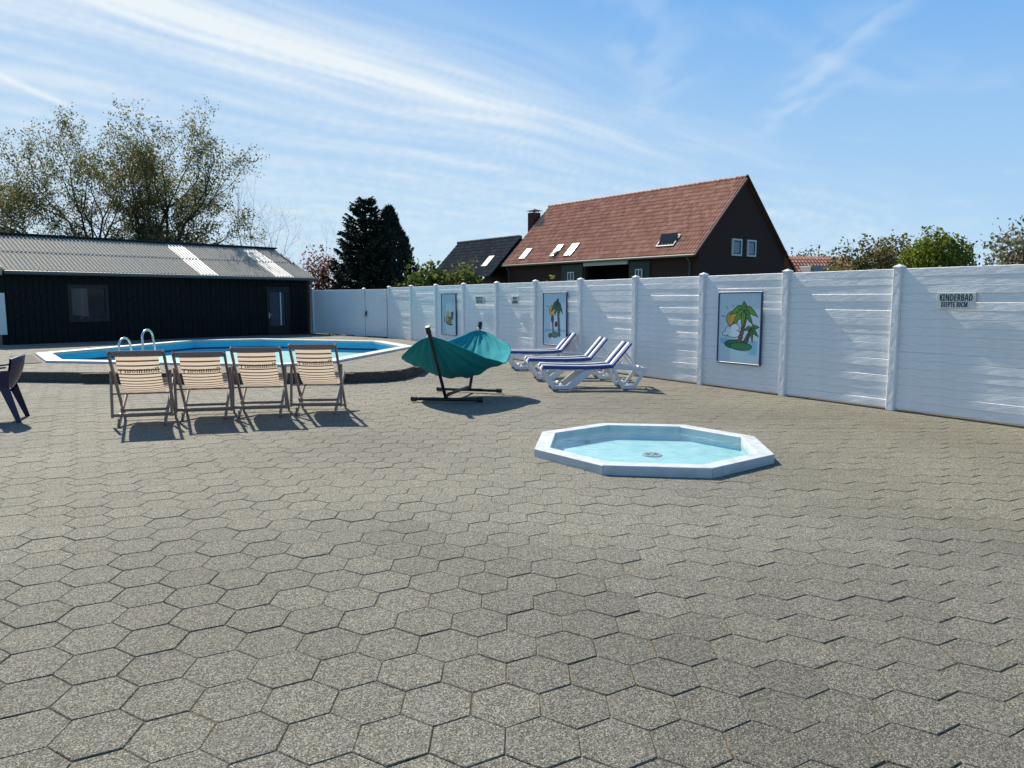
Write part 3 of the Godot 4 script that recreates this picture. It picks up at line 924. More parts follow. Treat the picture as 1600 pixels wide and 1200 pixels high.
func make_house():
	var xf := frame(Vector3(8.82, 0, -36.0), Vector3(0.614, 0, 0.7893))
	var h := thing("brick_house", "large dark brick farmhouse with an orange tiled roof behind the fence", "house", xf)
	var L := 15.4
	var W := 7.94
	var ey := 3.64
	var ry := 7.58
	var z0 := -0.32
	var b := MB.new()
	# gable walls
	for x in [-0.22, -L + 0.22]:
		b.prism(PackedVector2Array([Vector2(-z0, -0.45), Vector2(W - 0.3, -0.45), Vector2(W - 0.3, ey + 0.2), Vector2(W / 2, ry - 0.1), Vector2(-z0, ey + 0.2)]), -0.12, 0.12, Transform3D(Basis(Vector3.FORWARD, Vector3.UP, Vector3.RIGHT), Vector3(x, 0, 0)))
	# front wall in pieces round the recess
	for sp in [[-L + 0.3, -8.0], [-4.65, -0.3]]:
		b.box(Vector3((sp[0] + sp[1]) / 2, 1.6, z0 - 0.12), Vector3(sp[1] - sp[0], 4.1, 0.24))
	b.box(Vector3(-L / 2, 1.6, -W + 0.3), Vector3(L - 0.4, 4.1, 0.24))
	part("wall", b.done(), M.brick, h)
	b = MB.new()
	b.box(Vector3(-6.33, 1.5, -1.9), Vector3(3.4, 3.9, 0.1))
	for x in [-8.05, -4.6]:
		b.box(Vector3(x, 1.5, -1.2), Vector3(0.1, 3.9, 1.3))
	b.box(Vector3(-6.33, 3.5, -1.2), Vector3(3.4, 0.08, 1.4))
	part("porch", b.done(), M.boardblack, h)
	part("lintel", boxmesh(Vector3(3.38, 0.3, 0.12), 0.01, Vector3(-6.33, 3.47, z0 + 0.09)), M.framewhite, h)
	part("sill", boxmesh(Vector3(3.2, 0.14, 0.1), 0.01, Vector3(-6.4, 2.15, z0 + 0.05)), flat(lin(0.35, 0.34, 0.3), 0.8), h)
	for dd in [[8.16, 9.96, 8.84, 9.4, 2.56, 3.02], [3.12, 4.55, 3.6, 4.1, 2.53, 3.02]]:
		var dm := MB.new()
		var x0: float = -dd[1]
		var x1: float = -dd[0]
		dm.box(Vector3((x0 + x1) / 2, 1.5, z0 + 0.03), Vector3(x1 - x0, 3.9, 0.06), Basis.IDENTITY, 0.008)
		var dr := part("door", dm.done(), M.green, h)
		var wx: float = -(dd[2] + dd[3]) / 2
		var ww: float = dd[3] - dd[2]
		var wm := MB.new()
		for s in [-1, 0, 1]:
			wm.box(Vector3(wx + s * (ww / 2 - 0.03), 2.55, z0 + 0.085), Vector3(0.06, 0.95, 0.05), Basis.IDENTITY, 0.004)
		for y in [2.08, 2.55, 3.01]:
			wm.box(Vector3(wx, y, z0 + 0.088), Vector3(ww - 0.01, 0.06, 0.04), Basis.IDENTITY, 0.004)
		part("window_frame", wm.done(), M.framewhite, dr)
		part("pane", boxmesh(Vector3(ww - 0.04, 0.95, 0.02), 0.0, Vector3(wx, 2.55, z0 + 0.068)), M.windowdark, dr)
	# roof: front slope tiled, rear slope plain behind the ridge
	var e := Vector3(-L, ey, 0)
	var up := Vector3(0, ry - ey, -W / 2)
	var sf := slope_frame(e, up)
	var reds := [Color(0.60, 0.315, 0.20), Color(0.64, 0.345, 0.225), Color(0.55, 0.275, 0.175), Color(0.68, 0.39, 0.265), Color(0.61, 0.32, 0.21), Color(0.50, 0.245, 0.155)]
	part("tiled_roof", tile_roof(sf, L, up.length(), 0.2, 0.315, reds, 5), M.rooftile, h).set_meta("kind", "stuff")
	b = MB.new()
	b.col = reds[0]
	b.quad(Vector3(-0.02, ey - 0.75, -W - 0.75), Vector3(-L + 0.02, ey - 0.75, -W - 0.75), Vector3(-L + 0.02, ry, -W / 2), Vector3(-0.02, ry, -W / 2))
	b.box(Vector3(-L / 2, (ey + ry) / 2 - 0.06, -W / 4), Vector3(L - 0.1, up.length() - 0.1, 0.05), sf.basis)
	part("roof_deck", b.done(), M.rooftile, h)
	var vb := MB.new()
	vb.col = Color(0.10, 0.045, 0.032)
	var y := 0.0
	while y < up.length() - 0.1:
		var p := sf * Vector3(L, y, 0.0)
		vb.box(p + Vector3(0.02, 0, 0), Vector3(0.12, 0.34, 0.12), sf.basis, 0.015)
		vb.box(Vector3(0.02, ry - 0.0, -W / 2) + Vector3(0, -y * 0.707, -y * 0.707), Vector3(0.12, 0.34, 0.12), Basis(Vector3.RIGHT, deg_to_rad(45.0)), 0.015)
		y += 0.315
	for k in 3:
		vb.box(Vector3(0.02, ey - 0.1 - 0.22 * k, -W - 0.1 - 0.22 * k), Vector3(0.12, 0.34, 0.12), Basis(Vector3.RIGHT, deg_to_rad(45.0)), 0.015)
	part("verge", vb.done(), M.rooftile, h)
	for k in 46:
		var rt := MB.new(true)
		rt.col = reds[rng.randi() % 6].darkened(0.12)
		var x0 := -L + L * k / 46.0
		rt.tube([Vector3(x0, ry + 0.045, -W / 2), Vector3(x0 + L / 46.0, ry + 0.03, -W / 2)], [0.12, 0.10], 8)
		part("ridge_tile", rt.done(), M.rooftile, h)
	b = MB.new()
	b.tube([Vector3(-L, ey - 0.06, 0.05), Vector3(0.0, ey - 0.06, 0.05)], [0.07], 8)
	part("gutter", b.done(), flat(lin(0.25, 0.22, 0.18), 0.6), h)
	for x in [-0.55, -15.0]:
		b = MB.new()
		b.tube([Vector3(x, ey - 0.1, 0.04), Vector3(x, ey - 0.4, z0 + 0.06), Vector3(x, -0.3, z0 + 0.06)], [0.045], 8)
		part("downpipe", b.done(), flat(lin(0.10, 0.115, 0.12), 0.5), h)
	var sl := Transform3D(sf.basis, Vector3(0, ey, 0))
	skylight(h, sl, 13.36, 13.88, 0.40, 1.25)
	skylight(h, sl, 10.5, 10.95, 0.44, 1.38)
	skylight(h, sl, 9.1, 9.68, 0.40, 1.38)
	skylight(h, sl, 1.68, 2.78, 0.60, 1.36, 0.45)
	# a vent pipe flashing in front of the second skylight
	b = MB.new()
	b.box(sl * Vector3(-10.62, 0.62, 0.22), Vector3(0.34, 0.5, 0.06), sl.basis * Basis(Vector3.RIGHT, -0.25), 0.01)
	part("sash", b.done(), flat(lin(0.35, 0.36, 0.37), 0.3), h)
	# gable windows
	var gx := Basis(Vector3.FORWARD, Vector3.UP, Vector3.RIGHT)
	small_window(h, Transform3D(gx, Vector3(-0.10, 4.08, -3.34)), 0.82, 0.86, M.frameblue)
	small_window(h, Transform3D(gx, Vector3(-0.10, 4.08, -4.60)), 0.76, 0.86, M.frameblue)
	b = MB.new()
	b.box(Vector3(-15.75, 6.55, -2.95), Vector3(0.62, 1.25, 0.62), Basis.IDENTITY, 0.02)
	var ch := part("chimney", b.done(), M.brick, h)
	b = MB.new()
	for sx in [-1, 1]:
		for sz in [-1, 1]:
			b.box(Vector3(-15.75 + sx * 0.2, 7.24, -2.95 + sz * 0.2), Vector3(0.03, 0.14, 0.03))
	for k in 4:
		var cs := [Vector3(-0.42, 7.30, 0.42), Vector3(0.42, 7.30, 0.42), Vector3(0.42, 7.30, -0.42), Vector3(-0.42, 7.30, -0.42)]
		b.tri(cs[k] + Vector3(-15.75, 0, -2.95), cs[(k + 1) % 4] + Vector3(-15.75, 0, -2.95), Vector3(-15.75, 7.46, -2.95))
	part("chimney_cap", b.done(), M.lead, ch)
	# lower dark roofed wing beyond the left gable
	var ax := xf * Transform3D(Basis(), Vector3(-15.45, 0, 0))
	var a := thing("annexe", "lower building with a dark tiled roof left of the farmhouse", "house", ax)
	var AL := 7.4
	b = MB.new()
	b.box(Vector3(-AL / 2, 1.2, -1.6), Vector3(AL - 0.2, 3.3, 4.6))
	b.prism(PackedVector2Array([Vector2(-0.7, 2.8), Vector2(3.9, 2.8), Vector2(1.6, 5.25)]), 0.0, 0.2, Transform3D(Basis(Vector3.FORWARD, Vector3.UP, Vector3.RIGHT), Vector3(-AL + 0.05, 0, 0)))
	part("wall", b.done(), M.brick, a)
	var ae := Vector3(-AL, 2.88, 1.0)
	var aup := Vector3(0, 2.6, -2.6)
	var af := slope_frame(ae, aup)
	var darks := [Color(0.085, 0.085, 0.085), Color(0.10, 0.099, 0.098), Color(0.075, 0.075, 0.075), Color(0.115, 0.113, 0.112)]
	part("tiled_roof", tile_roof(af, AL, aup.length(), 0.24, 0.33, darks, 9), M.slate, a).set_meta("kind", "stuff")
	b = MB.new()
	b.col = darks[0]
	b.quad(Vector3(0, 2.88, -4.2), Vector3(-AL, 2.88, -4.2), Vector3(-AL, 5.48, -1.6), Vector3(0, 5.48, -1.6))
	b.tube([Vector3(-AL, 5.5, -1.6), Vector3(0, 5.5, -1.6)], [0.1], 8)
	part("rear_roof", b.done(), M.slate, a)
	for k in 26:
		var rt := MB.new(true)
		rt.col = darks[k % 4]
		rt.tube([Vector3(-AL + AL * k / 26.0, 5.56, -1.6), Vector3(-AL + AL * (k + 1) / 26.0, 5.53, -1.6)], [0.12, 0.09], 7)
		part("ridge_tile", rt.done(), M.slate, a)
	skylight(a, Transform3D(af.basis, Vector3(0, 2.88, 1.0)), 1.1, 1.65, 0.95, 1.85)
	# far red roof on the right
	var rx := frame(Vector3(16.2, 0, -44.0), Vector3(0.98, 0, -0.18))
	var rh := thing("red_roofed_house", "small red roofed house just showing over the fence right of the farmhouse", "house", rx)
	b = MB.new()
	b.box(Vector3(2.5, 1.0, -2.2), Vector3(5.6, 2.9, 3.9))
	part("wall", b.done(), M.brick, rh)
	var pinks := [Color(0.42, 0.20, 0.14), Color(0.46, 0.23, 0.17), Color(0.38, 0.17, 0.12)]
	part("tiled_roof", tile_roof(slope_frame(Vector3(-0.6, 2.3, 0.2), Vector3(0, 1.75, -2.2)), 6.2, 2.81, 0.22, 0.3, pinks, 12), M.rooftile, rh).set_meta("kind", "stuff")
	b = MB.new()
	b.box(Vector3(2.4, 3.05, -0.35), Vector3(2.1, 0.75, 1.2), Basis.IDENTITY, 0.02)
	part("dormer", b.done(), flat(lin(0.25, 0.28, 0.32), 0.6), rh)

# ---------------------------------------------------------------- trees
func leaf_mesh(pts: Array, cols: Array, size: float, r: RandomNumberGenerator, stretch := 1.6) -> ArrayMesh:
	var vs := PackedVector3Array()
	var cs := PackedColorArray()
	vs.resize(pts.size() * 6)
	cs.resize(pts.size() * 6)
	var k := 0
	for p: Vector3 in pts:
		var a := Vector3(r.randfn(), r.randfn(), r.randfn()).normalized()
		var b := a.cross(Vector3(r.randfn(), r.randfn(), r.randfn())).normalized()
		var s := size * r.randf_range(0.6, 1.3)
		a *= s * stretch * 0.5
		b *= s * 0.5
		var c: Color = cols[r.randi() % cols.size()]
		c = c * r.randf_range(0.8, 1.2)
		vs[k] = p - a
		vs[k + 1] = p + b
		vs[k + 2] = p + a
		vs[k + 3] = p - a
		vs[k + 4] = p + a
		vs[k + 5] = p - b
		for q in 6:
			cs[k + q] = c
		k += 6
	var arr := []
	arr.resize(Mesh.ARRAY_MAX)
	arr[Mesh.ARRAY_VERTEX] = vs
	arr[Mesh.ARRAY_COLOR] = cs
	var m := ArrayMesh.new()
	m.add_surface_from_arrays(Mesh.PRIMITIVE_TRIANGLES, arr)
	return m

func grow(b: MB, tips: Array, p: Vector3, d: Vector3, len: float, rad: float, level: int, r: RandomNumberGenerator, wild: float, up: float):
	var pts := [p]
	var rs := [rad]
	var n := 4
	var dir := d
	for i in n:
		dir = (dir + Vector3(r.randfn(), r.randfn() * 0.6, r.randfn()) * wild + Vector3.UP * up).normalized()
		p += dir * len / n
		pts.append(p)
		rs.append(rad * (1.0 - 0.45 * (i + 1) / n))
	b.tube(pts, rs, 6 if level < 2 else (5 if level < 3 else 3), false)
	if level >= 3:
		for q in pts:
			tips.append([q, level])
	if level >= 5 or len < 0.25:
		return
	var kids := 2 + (1 if r.randf() < 0.5 else 0)
	for i in kids:
		var side := dir.cross(Vector3(r.randfn(), r.randfn(), r.randfn())).normalized()
		var nd := (dir + side * r.randf_range(0.35, 0.85)).normalized()
		grow(b, tips, p, nd, len * r.randf_range(0.62, 0.8), rs[-1] * r.randf_range(0.7, 0.9), level + 1, r, wild, up)
	for i in range(1, n):
		if r.randf() < 0.75:
			var side := dir.cross(Vector3(r.randfn(), r.randfn(), r.randfn())).normalized()
			var nd := (dir * 0.55 + side).normalized()
			grow(b, tips, pts[i], nd, len * r.randf_range(0.4, 0.6), rs[i] * 0.5, level + 2 if level < 4 else 5, r, wild, up)

func deciduous(called: String, label: String, at: Vector3, stems: Array, sd: int, leaves: int, cols: Array, size: float, wild := 0.12, up := 0.06, spread := 0.3) -> Node3D:
	var r := RandomNumberGenerator.new()
	r.seed = sd
	var o := thing(called, label, "tree", Transform3D(Basis(), at))
	var b := MB.new()
	var tips := []
	for s in stems:
		grow(b, tips, s[0], (s[1] as Vector3).normalized(), s[2], s[3], 0, r, wild, up)
	part("trunk", b.done(), M.bark, o)
	if leaves > 0:
		var pts := []
		for i in leaves:
			var t = tips[r.randi() % tips.size()]
			pts.append(t[0] + Vector3(r.randfn(), r.randfn(), r.randfn()) * spread)
		part("crown", leaf_mesh(pts, cols, size, r), M.leaf, o)
	return o

func shrub(called: String, label: String, at: Vector3, rad: Vector3, sd: int, count: int, cols: Array, size: float, lump := 0.35, stems := 7) -> Node3D:
	var r := RandomNumberGenerator.new()
	r.seed = sd
	var o := thing(called, label, "shrub" if called.contains("shrub") else "bush", Transform3D(Basis(), at))
	var nz := noise(FastNoiseLite.TYPE_SIMPLEX_SMOOTH, 1.1, 3, sd)
	var b := MB.new()
	for k in stems:
		var a := TAU * k / stems + r.randf() * 0.5
		var dir := Vector3(cos(a) * rad.x * 0.7, rad.y * r.randf_range(1.2, 1.9), sin(a) * rad.z * 0.7)
		b.tube([Vector3(cos(a), 0, sin(a)) * 0.1, dir * 0.5 + Vector3(r.randfn(), 0, r.randfn()) * 0.08, dir], [0.05, 0.03, 0.01], 5, false)
	part("trunk", b.done(), M.bark, o)
	var pts := []
	while pts.size() < count:
		var d := Vector3(r.randfn(), r.randfn(), r.randfn()).normalized()
		var q := pow(r.randf(), 0.45)
		var lim := 1.0 + lump * nz.get_noise_3d(d.x * 1.4, d.y * 1.4, d.z * 1.4) * 2.0
		var p := Vector3(d.x * rad.x, d.y * rad.y, d.z * rad.z) * q * lim + Vector3(0, rad.y, 0)
		if nz.get_noise_3d(p.x * 1.9, p.y * 1.9, p.z * 1.9) < -0.22 or p.y < 0.0:
			continue
		pts.append(p)
	part("crown", leaf_mesh(pts, cols, size, r), M.leaf, o)
	return o

func conifer(label: String, at: Vector3, height: float, width: float, sd: int) -> Node3D:
	var r := RandomNumberGenerator.new()
	r.seed = sd
	var o := thing("spruce_tree", label, "tree", Transform3D(Basis(), at))
	var b := MB.new()
	b.tube([Vector3.ZERO, Vector3(0, height * 0.5, 0), Vector3(0, height, 0)], [0.16, 0.09, 0.012], 7, false)
	var pts := []
	var sprays := MB.new()
	var y := 0.5
	while y < height - 0.05:
		var k := 1.0 - y / height
		var n := 9 if k > 0.25 else 6
		for i in n:
			var a := TAU * i / n + r.randf_range(-0.4, 0.4) + y * 2.1
			var l := width * (pow(k, 0.6) + 0.05) * r.randf_range(0.65, 1.15)
			var dir := Vector3(cos(a), 0, sin(a))
			var p0 := Vector3(0, y + r.randf_range(-0.1, 0.1), 0)
			var p1 := p0 + dir * l * 0.6 + Vector3(0, -0.02 * l, 0)
			var p2 := p0 + dir * l + Vector3(0, 0.22 * l + 0.06, 0)
			b.tube([p0, p1, p2], [0.03 * k + 0.008, 0.012, 0.005], 3, false)
			var m := int(22 + 42 * l)
			for q in m:
				var t := pow(r.randf(), 0.7)
				var p := p0.lerp(p1, t * 2.0) if t < 0.5 else p1.lerp(p2, t * 2.0 - 1.0)
				var c := r.randf_range(0.6, 1.3)
				sprays.col = Color(0.020 * c, 0.034 * c, 0.019 * c)
				var w := (dir * r.randf_range(0.2, 1.0) + dir.cross(Vector3.UP) * r.randf_range(-1, 1) + Vector3(0, r.randf_range(-0.5, 0.35), 0)).normalized() * r.randf_range(0.1, 0.24)
				var sd2 := w.cross(Vector3(r.randfn(), r.randfn(), r.randfn())).normalized() * 0.03
				sprays.tri(p - sd2, p + sd2, p + w)
				sprays.tri(p + w * 0.3, p + w * 0.7 + sd2 * 2.0, p + w * 1.1)
		y += 0.13
	part("trunk", b.done(), M.bark, o)
	part("crown", sprays.done(), M.needle, o)
	return o

func cypress(label: String, at: Vector3, height: float, rad: float, sd: int) -> Node3D:
	var r := RandomNumberGenerator.new()
	r.seed = sd
	var o := thing("cypress_tree", label, "tree", Transform3D(Basis(), at))
	var b := MB.new()
	b.tube([Vector3.ZERO, Vector3(0, height * 0.9, 0)], [0.15, 0.03], 7, false)
	part("trunk", b.done(), M.bark, o)
	var nz := noise(FastNoiseLite.TYPE_SIMPLEX_SMOOTH, 1.0, 3, sd)
	var s := MB.new()
	for i in 15000:
		var y := height * pow(r.randf(), 1.1)
		var k := y / height
		var prof := rad * (1.0 - pow(k, 2.4)) * (0.75 + 0.25 * smoothstep(0.0, 0.4, k)) + 0.05
		var a := r.randf() * TAU
		prof *= 1.0 + 0.35 * nz.get_noise_3d(cos(a) * 1.3, y * 1.2, sin(a) * 1.3) * 1.6
		var q := prof * (1.0 - 0.5 * r.randf() * r.randf())
		var dir := Vector3(cos(a), 0, sin(a))
		var p := dir * q + Vector3(0, y, 0)
		var c := r.randf_range(0.6, 1.35)
		s.col = Color(0.016 * c, 0.026 * c, 0.016 * c)
		var w := (dir * r.randf_range(0.1, 0.7) + Vector3(r.randfn() * 0.3, 1.0, r.randfn() * 0.3)).normalized() * r.randf_range(0.08, 0.22)
		var sd2 := w.cross(Vector3(r.randfn(), r.randfn(), r.randfn())).normalized() * 0.045
		s.tri(p - sd2, p + sd2, p + w)
	part("crown", s.done(), M.needle, o)
	return o

func make_trees():
	var spring := [Color(0.20, 0.195, 0.085), Color(0.16, 0.17, 0.06), Color(0.23, 0.20, 0.11), Color(0.13, 0.145, 0.05), Color(0.18, 0.16, 0.095)]
	var olive := [Color(0.145, 0.15, 0.05), Color(0.11, 0.125, 0.038), Color(0.18, 0.165, 0.075), Color(0.085, 0.10, 0.03)]
	deciduous("leafing_tree", "tall wide tree with thin spring leaves behind the left half of the shed", Vector3(-17.0, -0.4, -34), [[Vector3(0, 0, 0), Vector3(0.02, 1, 0), 3.5, 0.19], [Vector3(-0.3, 0, 0.2), Vector3(-0.38, 1, 0.1), 3.5, 0.18], [Vector3(-0.5, 0, 0), Vector3(-0.75, 1, -0.1), 3.6, 0.16], [Vector3(0.1, 0, -0.3), Vector3(-0.2, 1, -0.3), 3.3, 0.14]], 31, 26000, spring, 0.066, 0.10, 0.05, 0.10)
	deciduous("leafing_tree", "rounded darker leafing tree behind the middle of the shed roof", Vector3(-15.3, -0.4, -33.5), [[Vector3(0, 0, 0), Vector3(-0.02, 1, 0), 3.3, 0.22], [Vector3(0.2, 0, 0.2), Vector3(0.2, 1, 0.1), 2.6, 0.16], [Vector3(-0.2, 0, 0), Vector3(-0.38, 1, 0), 3.1, 0.16], [Vector3(0, 0, -0.2), Vector3(0.05, 1, -0.4), 3.0, 0.14]], 38, 26000, olive, 0.066, 0.10, 0.05, 0.10)
	deciduous("leafing_tree", "leafing tree cut by the left edge of the photo", Vector3(-23.6, -0.4, -35), [[Vector3(0, 0, 0), Vector3(0.1, 1, 0), 2.6, 0.18], [Vector3(0.1, 0, 0), Vector3(0.45, 1, 0.1), 2.7, 0.14]], 43, 12000, spring, 0.066, 0.10, 0.05, 0.10)
	deciduous("bare_tree", "small bare tree with thin grey twigs right of the leafing trees", Vector3(-12.3, -0.4, -36), [[Vector3(0, 0, 0), Vector3(0.02, 1, 0), 2.9, 0.07], [Vector3(0.9, 0, 0), Vector3(0.2, 1, 0), 2.3, 0.05]], 47, 0, spring, 0.06, 0.10, 0.07)
	deciduous("bare_tree", "thin bare twigs rising left of the dark spruce", Vector3(-7.9, -0.4, -32), [[Vector3(0, 0, 0), Vector3(-0.1, 1, 0), 2.0, 0.04], [Vector3(0.4, 0, 0), Vector3(-0.3, 1, 0), 2.0, 0.04]], 48, 0, spring, 0.06, 0.10, 0.05)
	shrub("evergreen_bush", "low olive green bush under the tall tree above the shed ridge", Vector3(-19.6, 1.0, -33), Vector3(1.5, 1.65, 1.2), 51, 5000, olive, 0.09)
	shrub("evergreen_bush", "wide olive green bush between the two leafing trees", Vector3(-15.6, 1.0, -34.8), Vector3(2.1, 1.9, 1.4), 52, 7000, olive, 0.09)
	conifer("pointed dark spruce, left one of the pair of dark evergreens", Vector3(-5.82, -0.4, -30), 5.85, 1.85, 61)
	cypress("dark dense cypress, right one of the pair of dark evergreens", Vector3(-4.95, -0.4, -30.4), 5.5, 1.32, 62)
	shrub("red_shrub", "red leaved shrub between the shed roof and the dark spruce", Vector3(-7.75, 0.4, -30.5), Vector3(0.95, 1.55, 0.8), 63, 3000, [Color(0.16, 0.045, 0.05), Color(0.20, 0.07, 0.06), Color(0.12, 0.05, 0.045), Color(0.20, 0.13, 0.08)], 0.075)
	var laurel := [Color(0.10, 0.15, 0.025), Color(0.14, 0.18, 0.035), Color(0.07, 0.11, 0.02), Color(0.20, 0.22, 0.06), Color(0.05, 0.08, 0.015)]
	shrub("laurel_shrub", "glossy light green shrub right of the dark evergreens", Vector3(-2.95, 0.5, -26.8), Vector3(0.95, 1.15, 0.7), 64, 3200, laurel, 0.10)
	shrub("laurel_shrub", "green leafy shrub in front of the dark annexe roof", Vector3(-1.62, 0.5, -26.5), Vector3(0.62, 1.12, 0.6), 65, 1900, laurel, 0.10)
	shrub("laurel_shrub", "low green shrub just above the fence corner", Vector3(-3.7, 0.4, -27.2), Vector3(0.7, 0.95, 0.6), 66, 1500, laurel, 0.09)
	# small shoots that peep over the fence
	for q in [[Vector3(0.95, 0.6, -18.0), 1.45, "yellow green shoots peeping over the fence below the farmhouse eaves"], [Vector3(3.05, 0.9, -17.5), 1.1, "tiny leafy shoot peeping over the fence below the porch"], [Vector3(5.6, 0.9, -16.0), 1.05, "tiny leafy shoot peeping over the fence below the gable"]]:
		shrub("sapling_shrub", q[2], q[0], Vector3(0.24, q[1] * 0.5, 0.2), 70 + int(q[0].x), 80, [Color(0.22, 0.26, 0.05), Color(0.15, 0.19, 0.04)], 0.09, 0.3, 5)
	# right hand side
	var lime := [Color(0.155, 0.19, 0.018), Color(0.12, 0.16, 0.015), Color(0.19, 0.22, 0.03), Color(0.09, 0.125, 0.012)]
	shrub("round_bush", "round yellow green bush behind the fence on the right", Vector3(13.55, 0.3, -24), Vector3(1.2, 1.72, 1.1), 81, 12000, lime, 0.075, 0.12)
	deciduous("pine_tree", "dark pine crown showing above the round yellow green bush", Vector3(16.75, -0.4, -30), [[Vector3.ZERO, Vector3(0, 1, 0), 1.72, 0.14]], 83, 5000, [Color(0.02, 0.032, 0.018), Color(0.03, 0.045, 0.022)], 0.10, 0.1, 0.03, 0.2)
	var tan := [Color(0.17, 0.15, 0.05), Color(0.13, 0.12, 0.035), Color(0.21, 0.17, 0.08), Color(0.10, 0.10, 0.03)]
	shrub("hedge_shrub", "loose tan green shrub left of the round bush", Vector3(13.1, 0.3, -27.5), Vector3(1.45, 1.62, 1.0), 84, 9500, tan, 0.08, 0.22)
	shrub("hedge_shrub", "lower loose shrub beside the small red roof", Vector3(11.75, 0.2, -27.0), Vector3(1.0, 1.30, 0.8), 85, 5000, tan, 0.08, 0.25)
	shrub("hedge_shrub", "taller loose tan shrub touching the left side of the round bush", Vector3(14.5, 0.3, -28.4), Vector3(1.1, 1.78, 0.9), 87, 6500, tan, 0.08, 0.2)
	shrub("far_shrub", "far pale green shrubs behind the small red roof", Vector3(20.3, 0.4, -51), Vector3(2.4, 2.2, 1.2), 86, 6500, tan, 0.11, 0.25)
	var grey := [Color(0.15, 0.15, 0.075), Color(0.20, 0.19, 0.12), Color(0.10, 0.11, 0.05), Color(0.26, 0.24, 0.19)]
	deciduous("flowering_shrub", "sparse tall shrub with pale blossom and upright twigs at the right edge", Vector3(10.35, 0.0, -15), [[Vector3(0, 0, 0), Vector3(0.0, 1, 0), 0.98, 0.03], [Vector3(-0.2, 0, 0), Vector3(-0.05, 1, 0.05), 0.92, 0.028], [Vector3(0.3, 0, 0.1), Vector3(0.04, 1, 0), 0.95, 0.03], [Vector3(0.7, 0, 0.1), Vector3(0.06, 1, 0), 0.95, 0.03]], 91, 5200, grey, 0.05, 0.08, 0.16, 0.12)
	shrub("flowering_shrub", "lower leafy shrub with pale blossom in front of the upright twigs", Vector3(9.9, 0.3, -14.6), Vector3(0.85, 1.22, 0.6), 92, 5200, grey, 0.055, 0.3)

# ---------------------------------------------------------------- pools
func ring_offset(p: PackedVector2Array, d: float) -> PackedVector2Array:
	var q := PackedVector2Array()
	var c := Vector2.ZERO
	for v in p:
		c += v
	c /= p.size()
	for i in p.size():
		var a := p[posmod(i - 1, p.size())]
		var b := p[i]
		var e := p[(i + 1) % p.size()]
		var n1 := (b - a).orthogonal().normalized()
		var n2 := (e - b).orthogonal().normalized()
		if n1.dot(c - b) < 0.0:
			n1 = -n1
		if n2.dot(c - b) < 0.0:
			n2 = -n2
		var m := (n1 + n2).normalized()
		q.append(b + m * d / m.dot(n1))
	return q

func coping_piece(a: Vector2, b: Vector2, c: Vector2, d: Vector2, lo: float, hi: float, bev: float) -> ArrayMesh:
	# a-b outer edge, c-d inner edge below/above
	var m := MB.new()
	var e := (b - a).normalized() * 0.0015
	a += e
	d += e
	b -= e
	c -= e
	var mid := Vector3((a.x + b.x + c.x + d.x) / 4, (lo + hi) / 2, (a.y + b.y + c.y + d.y) / 4)
	var P := func(p: Vector2, y: float) -> Vector3: return Vector3(p.x, y, p.y)
	var a2 := a + (d - a).normalized() * bev
	var b2 := b + (c - b).normalized() * bev
	var c2 := c + (b - c).normalized() * bev
	var d2 := d + (a - d).normalized() * bev
	m.cquad(P.call(a2, hi), P.call(b2, hi), P.call(c2, hi), P.call(d2, hi), mid)
	m.cquad(P.call(a, hi - bev), P.call(b, hi - bev), P.call(b2, hi), P.call(a2, hi), mid)
	m.cquad(P.call(d, hi - bev), P.call(c, hi - bev), P.call(c2, hi), P.call(d2, hi), mid)
	m.cquad(P.call(a, lo), P.call(b, lo), P.call(b, hi - bev), P.call(a, hi - bev), mid)
	m.cquad(P.call(d, lo), P.call(c, lo), P.call(c, hi - bev), P.call(d, hi - bev), mid)
	m.cquad(P.call(a, lo), P.call(d, lo), P.call(d2, hi), P.call(a2, hi), mid)
	m.cquad(P.call(b, lo), P.call(c, lo), P.call(c2, hi), P.call(b2, hi), mid)
	m.cquad(P.call(a, lo), P.call(b, lo), P.call(c, lo), P.call(d, lo), mid)
	return m.done()

func flat_polygon(p: PackedVector2Array, y: float) -> ArrayMesh:
	var b := MB.new()
	var idx := Geometry2D.triangulate_polygon(p)
	for i in range(0, idx.size(), 3):
		var a := p[idx[i]]
		var c := p[idx[i + 1]]
		var d := p[idx[i + 2]]
		var va := Vector3(a.x, y, a.y)
		b.ctri(va, Vector3(c.x, y, c.y), Vector3(d.x, y, d.y), va - Vector3.UP)
	return b.done()

func basin(p: PackedVector2Array, lo: float, hi: float) -> ArrayMesh:
	var b := MB.new()
	var c := Vector2.ZERO
	for v in p:
		c += v
	c /= p.size()
	for i in p.size():
		var a := p[i]
		var e := p[(i + 1) % p.size()]
		var far := Vector3((a.x + e.x) - c.x, (lo + hi) / 2, (a.y + e.y) - c.y)
		b.cquad(Vector3(a.x, lo, a.y), Vector3(e.x, lo, e.y), Vector3(e.x, hi, e.y), Vector3(a.x, hi, a.y), far)
	return b.done()

